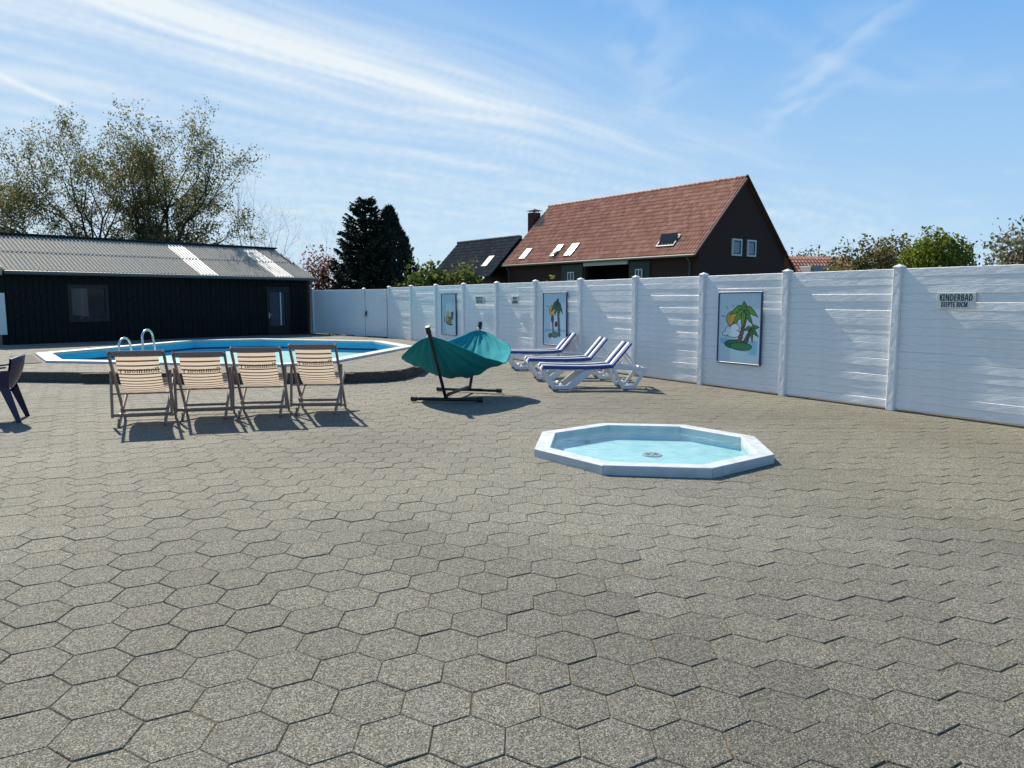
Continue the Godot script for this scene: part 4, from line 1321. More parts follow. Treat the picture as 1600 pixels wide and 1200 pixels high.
func make_big_pool():
	var p := thing("swimming_pool", "large octagonal blue swimming pool with white coping in front of the black shed", "swimming pool")
	var inner := ring_offset(pool_poly, 0.31)
	var n := pool_poly.size()
	for i in n:
		part("coping", coping_piece(pool_poly[i], pool_poly[(i + 1) % n], inner[(i + 1) % n], inner[i], TY - 0.02, TY + 0.05, 0.012), M.coping, p)
	var wall := ring_offset(pool_poly, 0.29)
	part("wall", basin(wall, -0.2, TY - 0.022), M.liner, p)
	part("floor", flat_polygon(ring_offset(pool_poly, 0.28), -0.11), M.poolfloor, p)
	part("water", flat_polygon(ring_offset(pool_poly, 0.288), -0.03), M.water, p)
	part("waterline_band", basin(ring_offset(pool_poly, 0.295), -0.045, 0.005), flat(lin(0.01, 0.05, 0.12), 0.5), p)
	# grey edging slabs beside the left corner
	var a := pool_poly[7]
	var b := pool_poly[0]
	var out := Vector2(-0.76, 0.65)
	for k in 3:
		var q0 := a.lerp(b, k / 3.0) + Vector2(-0.05, 0.04)
		var q1 := a.lerp(b, (k + 1) / 3.0) + Vector2(-0.05, 0.04)
		part("edging_slab", coping_piece(q0 + out * 0.42, q1 + out * 0.42, q1, q0, TY - 0.01, TY + 0.012, 0.004), M.kerb, p)
	# ladder
	var l := thing("pool_ladder", "two arched steel handrails of the ladder at the near edge of the swimming pool", "ladder", Transform3D(Basis(), Vector3(-7.4, TY, -14.62)))
	for s in [[-0.235, 0.52, 0.0], [0.225, 0.68, 0.02]]:
		var m := MB.new()
		var pts := []
		var x: float = s[0]
		var hh: float = s[1]
		pts.append(Vector3(x + 0.03, -0.02, 0.32))
		pts.append(Vector3(x + 0.025, hh - 0.18, 0.30))
		for k in 9:
			var t := PI * k / 8.0
			pts.append(Vector3(x + 0.02 - 0.025 * k / 8.0, hh - 0.16 + 0.16 * sin(t), 0.06 + 0.24 * cos(t) - 0.0))
		pts.append(Vector3(x - 0.02, 0.0, -0.36))
		pts.append(Vector3(x - 0.02, -0.36, -0.40))
		m.tube(pts, [0.021], 10)
		part("handrail", m.done(), M.steel, l)
	var st := MB.new()
	for y in [-0.12, -0.3]:
		st.bar(Vector3(-0.25, y, -0.37), Vector3(0.21, y, -0.37), 0.08, 0.025)
	part("step", st.done(), M.steel, l)

func make_paddling_pool():
	var p := thing("paddling_pool", "small white rimmed octagonal paddling pool sunk in the paving", "paddling pool")
	var inner := ring_offset(kid_poly, 0.145)
	for i in 8:
		part("coping", coping_piece(kid_poly[i], kid_poly[(i + 1) % 8], inner[(i + 1) % 8], inner[i], -0.03, 0.078, 0.006), M.coping, p)
	var wall := ring_offset(kid_poly, 0.14)
	part("wall", basin(wall, -0.1, 0.070), M.kidwall, p)
	part("floor", flat_polygon(ring_offset(kid_poly, 0.13), -0.065), M.kidfloor, p)
	part("water", flat_polygon(ring_offset(kid_poly, 0.139), 0.036), M.water_shallow, p)
	var b := MB.new()
	b.tube([Vector3(1.37, -0.064, -7.12), Vector3(1.37, -0.054, -7.12)], [0.10, 0.095], 20)
	var d := part("drain", b.done(), M.drain, p)
	b = MB.new()
	for k in 8:
		var a := TAU * k / 8
		b.box(Vector3(1.37 + 0.05 * cos(a), -0.053, -7.12 + 0.05 * sin(a)), Vector3(0.045, 0.004, 0.012), Basis(Vector3.UP, -a))
	part("slot", b.done(), M.darkhole, d)
	b = MB.new()
	b.tube([Vector3(0.80, -0.064, -7.75), Vector3(0.80, -0.045, -7.75)], [0.035, 0.03], 12)
	part("inlet", b.done(), M.darkhole, p)

# ---------------------------------------------------------------- deck chairs
func canvas_stripes() -> ImageTexture:
	var im := Image.create(64, 512, false, Image.FORMAT_RGB8)
	var r := RandomNumberGenerator.new()
	r.seed = 5
	for y in 512:
		var t := fposmod(y / 512.0 * 25.0, 1.0)
		var k := smoothstep(0.60, 0.72, t) * (1.0 - smoothstep(0.90, 1.0, t))
		for x in 64:
			var c := Color(0.86, 0.80, 0.72).lerp(Color(0.27, 0.18, 0.16), k * 0.95)
			im.set_pixel(x, y, c * (1.0 + r.randf_range(-0.05, 0.05)))
	return ImageTexture.create_from_image(im)

func canvas_point(u: float, t: float, top: Vector3, front: Vector3, w: float, sag: float) -> Vector3:
	var p := top.lerp(front, t)
	var k := 4.0 * t * (1.0 - t)
	p.y -= sag * k
	p.z += 0.02 * k
	p.x = (u - 0.5) * w
	p.y -= 0.018 * k * (1.0 - pow(2.0 * u - 1.0, 2.0))
	return p

func deck_chair(label: String, at: Vector3, yaw: float, top_y: float, top_z: float, cv: Material) -> Node3D:
	var o := thing("deck_chair", label, "deck chair", Transform3D(Basis(Vector3.UP, yaw), at), "wooden deck chairs in a row facing the pool")
	var at_a := func(x: float, y: float) -> Vector3: return Vector3(x, y, lerpf(-0.55, top_z, (y - 0.02) / (top_y - 0.02)))
	for s in [-1, 1]:
		var b := MB.new()
		var p0: Vector3 = at_a.call(s * 0.282, 0.012)
		var p1: Vector3 = at_a.call(s * 0.282, top_y + 0.02)
		b.bar(p0, p1, 0.026, 0.05, Vector3.RIGHT.cross(p1 - p0), 0.006)
		part("back_rail", b.done(), M.woodgrey, o)
		b = MB.new()
		b.bar(Vector3(s * 0.243, 0.012, 0.03), Vector3(s * 0.243, 0.47, -0.75), 0.026, 0.055, Vector3(0, 0.8, 0.5), 0.006)
		for k in 3:
			b.box(Vector3(s * 0.243, 0.075 + 0.05 * k, -0.02 - 0.085 * k), Vector3(0.024, 0.03, 0.035), Basis(Vector3.RIGHT, -0.5), 0.004)
		part("seat_rail", b.done(), M.woodgrey, o)
		b = MB.new()
		var q: Vector3 = at_a.call(s * 0.312, 0.60)
		b.bar(Vector3(s * 0.312, 0.10, -0.03), q + Vector3(0, 0.04, 0), 0.026, 0.042, Vector3.BACK, 0.006)
		part("prop", b.done(), M.woodgrey, o)
	var bars := [[at_a.call(-0.285, top_y - 0.012), at_a.call(0.285, top_y - 0.012), 0.03, 0.062, "top_bar"], [at_a.call(-0.282, 0.05), at_a.call(0.282, 0.05), 0.025, 0.03, "foot_bar"], [Vector3(-0.325, 0.13, -0.035), Vector3(0.325, 0.13, -0.035), 0.03, 0.036, "prop_bar"], [Vector3(-0.325, 0.375, -0.06), Vector3(0.325, 0.375, -0.06), 0.016, 0.018, "rod"], [Vector3(-0.245, 0.455, -0.73), Vector3(0.245, 0.455, -0.73), 0.03, 0.05, "front_bar"], [Vector3(-0.245, 0.16, -0.23), Vector3(0.245, 0.16, -0.23), 0.025, 0.03, "seat_bar"]]
	for q in bars:
		var b := MB.new()
		b.bar(q[0], q[1], q[2], q[3], Vector3.UP, 0.006)
		part(q[4], b.done(), M.woodgrey, o)
	var c := MB.new(true)
	var top: Vector3 = at_a.call(0.0, top_y - 0.01) + Vector3(0, 0.022, 0.012)
	var front := Vector3(0, 0.475, -0.745)
	var nu := 8
	var nt := 40
	for j in nt:
		for i in nu:
			var f := func(ii: int, jj: int) -> Vector3: return canvas_point(float(ii) / nu, float(jj) / nt, top, front, 0.445, 0.30)
			var v0 := float(j) / nt
			var v1 := float(j + 1) / nt
			c.quad(f.call(i, j + 1), f.call(i + 1, j + 1), f.call(i + 1, j), f.call(i, j), Vector2(float(i) / nu, v1), Vector2(float(i + 1) / nu, v1), Vector2(float(i + 1) / nu, v0), Vector2(float(i) / nu, v0))
	var cloth := part("canvas", c.done(), cv, o)
	# the word printed on the front of the canvas shows through, mirrored, at the back
	var tm := TextMesh.new()
	tm.text = "Bommoury"
	var sf := SystemFont.new()
	sf.font_names = PackedStringArray(["Droid Serif"])
	sf.font_weight = 700
	tm.font = sf
	tm.font_size = 32
	tm.pixel_size = 0.0024
	tm.depth = 0.0
	var arr := tm.get_mesh_arrays()
	var vs: PackedVector3Array = arr[Mesh.ARRAY_VERTEX]
	var out := PackedVector3Array()
	for v in vs:
		var u := 0.5 - v.x / 0.445
		var t := 0.155 - v.y * 0.85
		var p := canvas_point(u, t, top, front, 0.445, 0.30)
		var p2 := canvas_point(u, t + 0.01, top, front, 0.445, 0.30)
		var nn := Vector3(0, (p2 - p).z, -(p2 - p).y).normalized()
		if nn.z < 0:
			nn = -nn
		out.append(p + nn * 0.0025)
	var narr := []
	narr.resize(Mesh.ARRAY_MAX)
	narr[Mesh.ARRAY_VERTEX] = out
	narr[Mesh.ARRAY_INDEX] = arr[Mesh.ARRAY_INDEX]
	var am := ArrayMesh.new()
	am.add_surface_from_arrays(Mesh.PRIMITIVE_TRIANGLES, narr)
	part("lettering", am, flat(lin(0.19, 0.115, 0.095), 0.8), cloth)
	return o

func make_deck_chairs():
	var cv := flat(Color.WHITE, 0.85)
	cv.albedo_texture = canvas_stripes()
	cv.backlight_enabled = true
	cv.backlight = lin(0.72, 0.72, 0.72)
	deck_chair("striped canvas deck chair at the left end of the row, set nearest the viewer", Vector3(-4.26, 0, -8.42), 0.29, 0.86, 0.13, cv)
	deck_chair("striped deck chair second from the left, its back tilted lower than the others", Vector3(-3.72, 0, -8.84), 0.25, 0.82, 0.18, cv)
	deck_chair("striped canvas deck chair third from the left in the row", Vector3(-3.11, 0, -9.02), 0.17, 0.86, 0.12, cv)
	deck_chair("striped canvas deck chair at the right end of the row, beside the hammock", Vector3(-2.48, 0, -9.26), 0.06, 0.88, 0.10, cv)

# ---------------------------------------------------------------- hammock
func make_hammock():
	var o := thing("hammock_stand", "black steel tube hammock stand on the paving beside the deck chairs", "hammock stand")
	var n0 := Vector3(-0.935, 0.045, -10.40)
	var f0 := Vector3(-0.665, 0.045, -11.52)
	var nt := Vector3(-1.13, 1.07, -9.93)
	var ft := Vector3(-0.515, 1.06, -12.02)
	for q in [[Vector3(-1.40, 0.045, -10.46), Vector3(-0.45, 0.045, -10.33)], [Vector3(-1.15, 0.045, -11.63), Vector3(-0.20, 0.045, -11.40)]]:
		var b := MB.new()
		b.tube([q[0], q[1]], [0.024], 10)
		var bar := part("base_bar", b.done(), M.darksteel, o)
		for e in q:
			b = MB.new()
			var d: Vector3 = (q[1] - q[0]).normalized() * 0.04
			b.tube([e - d, e + d], [0.036], 10)
			part("end_cap", b.done(), M.darksteel, bar)
	var bb := MB.new()
	bb.tube([n0 + Vector3(0, 0.03, 0), n0.lerp(f0, 0.08) + Vector3(0, 0.055, 0), n0.lerp(f0, 0.92) + Vector3(0, 0.055, 0), f0 + Vector3(0, 0.03, 0)], [0.024], 10)
	part("beam", bb.done(), M.darksteel, o)
	for q in [[n0, nt], [f0, ft]]:
		var b := MB.new()
		b.tube([q[0], q[0].lerp(q[1], 0.35), q[0].lerp(q[1], 0.65), q[1]], [0.024], 10)
		var post := part("post", b.done(), M.darksteel, o)
		b = MB.new()
		b.tube([q[0].lerp(q[1], 0.93), q[0].lerp(q[1], 1.02)], [0.036, 0.034], 10)
		part("grip", b.done(), M.darksteel, post)
		b = MB.new()
		var c: Vector3 = q[0].lerp(q[1], 0.92)
		var inward: Vector3 = ((nt + ft) * 0.5 - c)
		inward.y = 0
		inward = inward.normalized()
		var ring := []
		for k in 10:
			var a := TAU * k / 9.0
			ring.append(c + inward * (0.05 + 0.03 * cos(a)) + Vector3(0, 0.035 * sin(a) - 0.01, 0))
		b.tube(ring, [0.005], 6)
		part("hook", b.done(), M.steel, post)
	var h := thing("hammock", "teal cloth hammock hanging wide open in the black stand", "hammock")
	var A := nt + Vector3(0.03, -0.12, -0.10)
	var B := ft + Vector3(-0.03, -0.10, 0.12)
	var ax := (B - A)
	ax.y = 0
	ax = ax.normalized()
	var right := Vector3(-ax.z, 0, ax.x)
	if right.x < 0:
		right = -right
	var nz := noise(FastNoiseLite.TYPE_SIMPLEX_SMOOTH, 1.0, 3, 71)
	var nu := 48
	var nv := 40
	var pt := func(i: int, j: int) -> Vector3:
		var u := float(i) / nu
		var v := 2.0 * j / nv - 1.0
		var s := sin(PI * u)
		var wide := 0.80 * pow(s, 0.62)
		if v < 0.0:
			wide *= 1.0 - 0.10 * smoothstep(0.55, 0.8, u)
		var c := A.lerp(B, u)
		var low := 0.66 * pow(s, 0.85) * (1.0 - (0.22 * smoothstep(0.55, 0.85, u) if v > 0.0 else 0.22 * smoothstep(0.55, 0.85, u) * (1.0 + v)))
		var edge := (0.43 if v < 0.0 else 0.43 - 0.10 * smoothstep(0.45, 0.7, u)) * pow(s, 0.9) - (0.20 * exp(-pow((u - 0.66) / 0.17, 2.0)) if v < 0.0 else 0.07 * exp(-pow((u - 0.6) / 0.2, 2.0)))
		var k := absf(v)
		var y := lerpf(low, edge, pow(k, 1.7))
		var gather: float = exp(-pow((u if u < 0.5 else 1.0 - u) / 0.3, 2.0))
		var ph := v * 15.0 + 3.0 * nz.get_noise_2d(u * 1.2, v * 1.5)
		var fold := (1.0 - 2.0 * absf(sin(ph))) * (0.045 if u > 0.5 else 0.028) * gather * pow(s, 0.5)
		var wr := nz.get_noise_2d(u * 3.2, v * 2.4) * 0.05 * s
		return c + right * (v * wide) + Vector3(0, -y + fold + wr, 0)
	var m := MB.new(true)
	for i in nu:
		for j in nv:
			m.quad(pt.call(i, j), pt.call(i + 1, j), pt.call(i + 1, j + 1), pt.call(i, j + 1))
	part("cloth", m.done(), M.hammock, h)
	for e in 2:
		var hm := MB.new()
		var line := []
		for i in nu + 1:
			line.append(pt.call(i, e * nv))
		hm.tube(line, [0.009], 5)
		part("hem", hm.done(), M.hammock, h)
	for q in [[A, nt + Vector3(0.04, -0.07, -0.04)], [B, ft + Vector3(-0.02, -0.06, 0.05)]]:
		var r := MB.new()
		for k in 5:
			var off := Vector3(0.012 * (k - 2), 0.004 * (k % 2), 0)
			r.tube([q[0] + off, q[1]], [0.004], 5)
		r.tube([q[0] + (q[0] - q[1]) * 0.25, q[0]], [0.03, 0.022], 8)
		part("cord", r.done(), M.rope, h)

# ---------------------------------------------------------------- sun loungers
func make_loungers():
	var o := thing("sun_lounger", "blue and white striped white sun lounger nearest the viewer beside the fence", "sun lounger", Transform3D(), "sun loungers along the white fence")
	for s in [-1, 1]:
		var b := MB.new()
		var z: float = s * 0.30
		var rail := [Vector3(-0.92, 0.335, z), Vector3(-0.80, 0.355, z), Vector3(-0.35, 0.335, z), Vector3(0.05, 0.345, z), Vector3(0.30, 0.365, z), Vector3(0.62, 0.345, z), Vector3(0.93, 0.32, z)]
		for k in rail.size() - 1:
			b.bar(rail[k], rail[k + 1] + (rail[k + 1] - rail[k]).normalized() * 0.01, 0.045, 0.06, Vector3.UP, 0.012)
		part("side_rail", b.done(), M.plasticwhite, o)
		for leg in [[[-0.91, 0.33], [-0.70, 0.025], [-0.47, 0.025], [-0.06, 0.325], 0.075, 0.115], [[0.33, 0.34], [0.52, 0.025], [0.70, 0.025], [0.91, 0.315], 0.06, 0.06]]:
			b = MB.new()
			var P := func(q) -> Vector3: return Vector3(q[0], q[1], z)
			b.bar(P.call(leg[0]), P.call(leg[1]), 0.042, leg[4], Vector3.UP, 0.012)
			b.bar(P.call(leg[1]) + Vector3(-0.03, 0.012, 0), P.call(leg[2]) + Vector3(0.03, 0.012, 0), 0.046, 0.07, Vector3.UP, 0.012)
			b.bar(P.call(leg[2]), P.call(leg[3]), 0.040, leg[5], Vector3.UP, 0.012)
			part("leg", b.done(), M.plasticwhite, o)
	for x in [-0.90, 0.90, -0.58, 0.61]:
		var b := MB.new()
		b.bar(Vector3(x, 0.32 if absf(x) > 0.7 else 0.07, -0.28), Vector3(x, 0.32 if absf(x) > 0.7 else 0.07, 0.28), 0.05, 0.05, Vector3.UP, 0.012)
		part("cross_bar", b.done(), M.plasticwhite, o)
	var blue := flat(lin(0.04, 0.07, 0.23), 0.75)
	var white := flat(lin(0.70, 0.71, 0.72), 0.75)
	var bands := [[-0.325, -0.20, white], [-0.20, -0.085, blue], [0.07, 0.19, white], [0.19, 0.335, blue]]
	for q in bands:
		var b := MB.new(true)
		var prof := [Vector2(-0.93, 0.35), Vector2(-0.90, 0.395), Vector2(-0.6, 0.385), Vector2(-0.2, 0.378), Vector2(0.1, 0.385), Vector2(0.33, 0.40)]
		for k in prof.size() - 1:
			var a := Vector3(prof[k].x, prof[k].y, 0)
			var c := Vector3(prof[k + 1].x, prof[k + 1].y, 0)
			b.quad(a + Vector3(0, 0, q[1]), c + Vector3(0, 0, q[1]), c + Vector3(0, 0, q[0]), a + Vector3(0, 0, q[0]))
			b.quad(a + Vector3(0, -0.055, q[1]), c + Vector3(0, -0.045, q[1]), c + Vector3(0, 0, q[1]), a + Vector3(0, 0, q[1]))
		part("seat_band", b.done(), q[2], o)
		b = MB.new()
		var p0 := Vector3(0.31, 0.37, (q[0] + q[1]) / 2)
		var p1 := Vector3(0.65, 0.745, (q[0] + q[1]) / 2)
		b.bar(p0, p1, q[1] - q[0] - 0.001, 0.03, Vector3(-0.8, 0.6, 0), 0.004)
		part("backrest_band", b.done(), q[2], o)
	var bb := MB.new()
	bb.bar(Vector3(0.56, 0.60, -0.24), Vector3(0.56, 0.60, 0.24), 0.03, 0.03, Vector3.UP, 0.006)
	bb.bar(Vector3(0.56, 0.60, 0.2), Vector3(0.78, 0.35, 0.2), 0.025, 0.025, Vector3.UP, 0.005)
	bb.bar(Vector3(0.56, 0.60, -0.2), Vector3(0.78, 0.35, -0.2), 0.025, 0.025, Vector3.UP, 0.005)
	part("backrest_prop", bb.done(), M.plasticwhite, o)
	for s in [-1, 1]:
		var w := MB.new(true)
		w.tube([Vector3(0.80, 0.35, s * 0.3), Vector3(0.80, 0.385, s * 0.3)], [0.03, 0.02], 10)
		part("knob", w.done(), M.plasticwhite, o)
	var yaw := 0.07
	var dir := Basis(Vector3.UP, yaw) * Basis.from_scale(Vector3(0.92, 1, 1))
	o.transform = Transform3D(dir, Vector3(1.31, 0, -12.20))
	var b2 := o.duplicate()
	b2.name = numbered("sun_lounger", self)
	add_child(b2)
	b2.transform = Transform3D(Basis(Vector3.UP, 0.09) * Basis.from_scale(Vector3(0.92, 1, 1)), Vector3(1.11, 0, -13.7))
	b2.set_meta("label", "blue and white striped sun lounger in the middle of the three")
	var b3 := o.duplicate()
	b3.name = numbered("sun_lounger", self)
	add_child(b3)
	b3.transform = Transform3D(Basis(Vector3.UP, 0.13) * Basis.from_scale(Vector3(0.92, 1, 1)), Vector3(0.70, 0, -15.7))
	b3.set_meta("label", "blue and white striped sun lounger farthest back, partly hidden by the hammock")

# ---------------------------------------------------------------- plastic chair
func make_plastic_chair():
	# seated direction is local +z; the back stands at -z
	var o := thing("plastic_armchair", "dark blue plastic armchair cut by the left edge of the photo", "chair", Transform3D(Basis(Vector3.UP, -1.15), Vector3(-6.22, 0, -8.78)))
	for q in [[-1, 1], [1, 1], [-1, -1], [1, -1]]:
		var b := MB.new(true)
		var sx: float = q[0]
		var sz: float = q[1]
		var foot := Vector3(sx * 0.27, 0.0, 0.24 if sz > 0 else -0.30)
		var hip := Vector3(sx * 0.24, 0.42, 0.20 if sz > 0 else -0.17)
		var arm := Vector3(sx * 0.275, 0.62, 0.20 if sz > 0 else -0.2)
		var prof := [[foot, 0.05], [hip, 0.10], [arm, 0.06 if sz > 0 else 0.09]]
		for k in 2:
			var a: Vector3 = prof[k][0]
			var c: Vector3 = prof[k + 1][0]
			var wa: float = prof[k][1] / 2
			var wc: float = prof[k + 1][1] / 2
			for e in [-1.0, 1.0]:
				var off := Vector3(0.012 * e, 0, 0)
				b.cquad(a + off - Vector3(0, 0, wa), a + off + Vector3(0, 0, wa), c + off + Vector3(0, 0, wc), c + off - Vector3(0, 0, wc), (a + c) / 2)
				b.sg = -1
				b.cquad(a + Vector3(0.012, 0, wa * e), a + Vector3(-0.012, 0, wa * e), c + Vector3(-0.012, 0, wc * e), c + Vector3(0.012, 0, wc * e), (a + c) / 2)
		part("leg", b.done(), M.navy, o)
	var st := MB.new(true)
	for i in 8:
		for j in 8:
			var f := func(ii: int, jj: int) -> Vector3:
				var u := ii / 8.0 - 0.5
				var v := jj / 8.0 - 0.5
				return Vector3(u * 0.48, 0.42 - 0.03 * (1.0 - 4.0 * u * u) - 0.05 * pow(maxf(v - 0.3, 0.0) * 4.0, 2.0) + 0.02 * v, 0.02 + v * 0.46)
			st.quad(f.call(i, j + 1), f.call(i + 1, j + 1), f.call(i + 1, j), f.call(i, j))
			var dn := Vector3(0, -0.025, 0)
			st.quad(f.call(i, j) + dn, f.call(i + 1, j) + dn, f.call(i + 1, j + 1) + dn, f.call(i, j + 1) + dn)
	part("seat", st.done(), M.navy, o)
	var bk := MB.new(true)
	for i in 10:
		for j in 8:
			var f := func(ii: int, jj: int, th: float) -> Vector3:
				var u := ii / 10.0 * 2.0 - 1.0
				var v := jj / 8.0
				return Vector3(u * (0.25 + 0.035 * v), lerpf(0.40, 0.79 - 0.03 * u * u, v), -0.20 - 0.14 * v + 0.09 * u * u - 0.03 * sin(PI * v) + th)
			bk.quad(f.call(i, j, 0.0), f.call(i + 1, j, 0.0), f.call(i + 1, j + 1, 0.0), f.call(i, j + 1, 0.0))
			bk.quad(f.call(i + 1, j, -0.022), f.call(i, j, -0.022), f.call(i, j + 1, -0.022), f.call(i + 1, j + 1, -0.022))
			if j == 7:
				bk.quad(f.call(i, 8, 0.0), f.call(i + 1, 8, 0.0), f.call(i + 1, 8, -0.022), f.call(i, 8, -0.022))
	part("backrest", bk.done(), M.navy, o)
	for s in [-1.0, 1.0]:
		var a := MB.new()
		var pts := [Vector3(s * 0.275, 0.60, 0.27), Vector3(s * 0.285, 0.635, 0.18), Vector3(s * 0.285, 0.64, 0.0), Vector3(s * 0.275, 0.66, -0.2)]
		for k in 3:
			a.bar(pts[k], pts[k + 1] + (pts[k + 1] - pts[k]).normalized() * 0.01, 0.06, 0.02, Vector3.UP, 0.008)
		part("armrest", a.done(), M.navy, o)

# ---------------------------------------------------------------- signs and posters
func sign_plate(called: String, label: String, s: float, y: float, w: float, h: float, lines: Array):
	var o := thing(called, label, "sign", fence_xf * Transform3D(Basis(), Vector3(-s, y, 0.016)))
	part("plate", boxmesh(Vector3(w, h, 0.014), 0.003), M.signplate, o)
	for l in lines:
		var tm := TextMesh.new()
		tm.text = l[0]
		var sf := SystemFont.new()
		sf.font_names = PackedStringArray(["Droid Sans"])
		sf.font_weight = 700
		tm.font = sf
		tm.font_size = 32
		tm.pixel_size = l[1] / 24.0
		tm.depth = 0.003
		var size := tm.get_aabb().size
		var k: float = l[3] / maxf(size.x, 0.01)
		part("lettering", tm, M.ink, o, Transform3D(Basis.from_scale(Vector3(k, 1, 1)), Vector3(l[4], l[2], 0.0085)))

class Canvas:
	var im: Image
	var W: int
	var H: int
	func _init(w: int, h: int, c: Color):
		W = w
		H = h
		im = Image.create(w, h, false, Image.FORMAT_RGB8)
		im.fill(c)
	func poly(p: Array, c: Color, ink := 0.0, ic := Color(0.03, 0.05, 0.04)):
		var q := PackedVector2Array()
		var lo := Vector2(1e9, 1e9)
		var hi := Vector2(-1e9, -1e9)
		for v: Vector2 in p:
			var t := Vector2(v.x * W, v.y * H)
			q.append(t)
			lo = lo.min(t)
			hi = hi.max(t)
		for y in range(maxi(0, int(lo.y - ink)), mini(H, int(hi.y + ink) + 2)):
			for x in range(maxi(0, int(lo.x - ink)), mini(W, int(hi.x + ink) + 2)):
				var pt := Vector2(x + 0.5, y + 0.5)
				if ink > 0.0:
					var best := 1e9
					for i in q.size():
						best = minf(best, pt.distance_squared_to(Geometry2D.get_closest_point_to_segment(pt, q[i], q[(i + 1) % q.size()])))
					if best < ink * ink:
						im.set_pixel(x, y, ic)
						continue
				if Geometry2D.is_point_in_polygon(pt, q):
					im.set_pixel(x, y, c)
	func line(a: Vector2, b: Vector2, w: float, c: Color):
		var d := (b - a).normalized()
		var n := Vector2(-d.y, d.x) * w
		poly([a + n, b + n, b - n, a - n], c)
	func ellipse(c: Vector2, r: Vector2, col: Color, ink := 0.0):
		var p := []
		for k in 20:
			p.append(c + Vector2(cos(TAU * k / 20) * r.x, sin(TAU * k / 20) * r.y))
		poly(p, col, ink)
	func frond(o: Vector2, d: Vector2, bend: Vector2, w: float, c: Color):
		var up := []
		var dn := []
		for k in 9:
			var t := k / 8.0
			var m := o + d * t + bend * t * t
			var tg := (d + bend * 2.0 * t).normalized()
			var n := Vector2(-tg.y, tg.x) * w * sin(PI * pow(t, 0.7)) * (1.0 if k % 2 == 0 else 0.8)
			up.append(m + n)
			dn.push_front(m - n)
		poly(up + dn, c, 1.6)
		line(o, o + d * 0.5 + bend * 0.25, 0.006, Color(0.10, 0.20, 0.06))

func palm_poster() -> Image:
	var c := Canvas.new(256, 340, Color(0.73, 0.82, 0.86))
	c.poly([Vector2(0.06, 0.65), Vector2(0.93, 0.67), Vector2(0.93, 0.87), Vector2(0.5, 0.86), Vector2(0.45, 0.8), Vector2(0.06, 0.72)], Color(0.50, 0.74, 0.84))
	c.poly([Vector2(0.2, 0.79), Vector2(0.8, 0.84), Vector2(0.5, 0.90), Vector2(0.1, 0.86)], Color(0.70, 0.84, 0.88))
	for q in [[0.17, 0.19, 0.22, 0.23], [0.33, 0.17, 0.35, 0.21], [0.06, 0.33, 0.16, 0.34]]:
		c.line(Vector2(q[0], q[1]), Vector2(q[2], q[3]), 0.006, Color(0.25, 0.35, 0.5))
	c.ellipse(Vector2(0.33, 0.37), Vector2(0.14, 0.105), Color(0.80, 0.63, 0.24), 1.6)
	for q in [[0.29, 0.53, 0.12, 0.06], [0.40, 0.50, 0.11, 0.065], [0.20, 0.585, 0.10, 0.035], [0.37, 0.58, 0.17, 0.055]]:
		c.ellipse(Vector2(q[0], q[1]), Vector2(q[2], q[3]), Color(0.83, 0.88, 0.91), 1.3)
	c.ellipse(Vector2(0.32, 0.56), Vector2(0.15, 0.05), Color(0.83, 0.88, 0.91))
	c.ellipse(Vector2(0.42, 0.73), Vector2(0.26, 0.06), Color(0.12, 0.45, 0.26), 1.8)
	c.ellipse(Vector2(0.55, 0.755), Vector2(0.26, 0.055), Color(0.13, 0.50, 0.28), 1.8)
	for k in 7:
		var t := k / 6.0
		c.ellipse(Vector2(0.52, 0.68).lerp(Vector2(0.66, 0.33), t), Vector2(0.055 - 0.025 * t, 0.035), Color(0.42, 0.33, 0.30), 1.4)
		c.ellipse(Vector2(0.66, 0.69).lerp(Vector2(0.77, 0.53), t), Vector2(0.05 - 0.02 * t, 0.028), Color(0.40, 0.32, 0.29), 1.4)
	var g1 := Color(0.36, 0.58, 0.20)
	var g2 := Color(0.24, 0.50, 0.27)
	var o := Vector2(0.61, 0.26)
	c.frond(o, Vector2(-0.22, -0.16), Vector2(-0.12, 0.22), 0.06, g1)
	c.frond(o, Vector2(0.20, -0.12), Vector2(0.12, 0.20), 0.06, g1)
	c.frond(o, Vector2(-0.01, -0.16), Vector2(0.0, 0.02), 0.065, g1)
	c.frond(o, Vector2(-0.20, 0.06), Vector2(-0.08, 0.14), 0.06, g1)
	c.frond(o, Vector2(0.14, 0.06), Vector2(0.07, 0.13), 0.055, g2)
	c.frond(o, Vector2(-0.04, 0.14), Vector2(0.0, 0.12), 0.055, g1)
	var o2 := Vector2(0.78, 0.51)
	c.frond(o2, Vector2(0.12, -0.08), Vector2(0.06, 0.05), 0.04, g2)
	c.frond(o2, Vector2(-0.10, -0.06), Vector2(-0.06, 0.08), 0.035, g2)
	c.frond(o2, Vector2(0.12, 0.03), Vector2(0.05, 0.07), 0.04, g2)
	c.frond(o2, Vector2(0.03, 0.1), Vector2(0.01, 0.08), 0.035, g2)
	return c.im

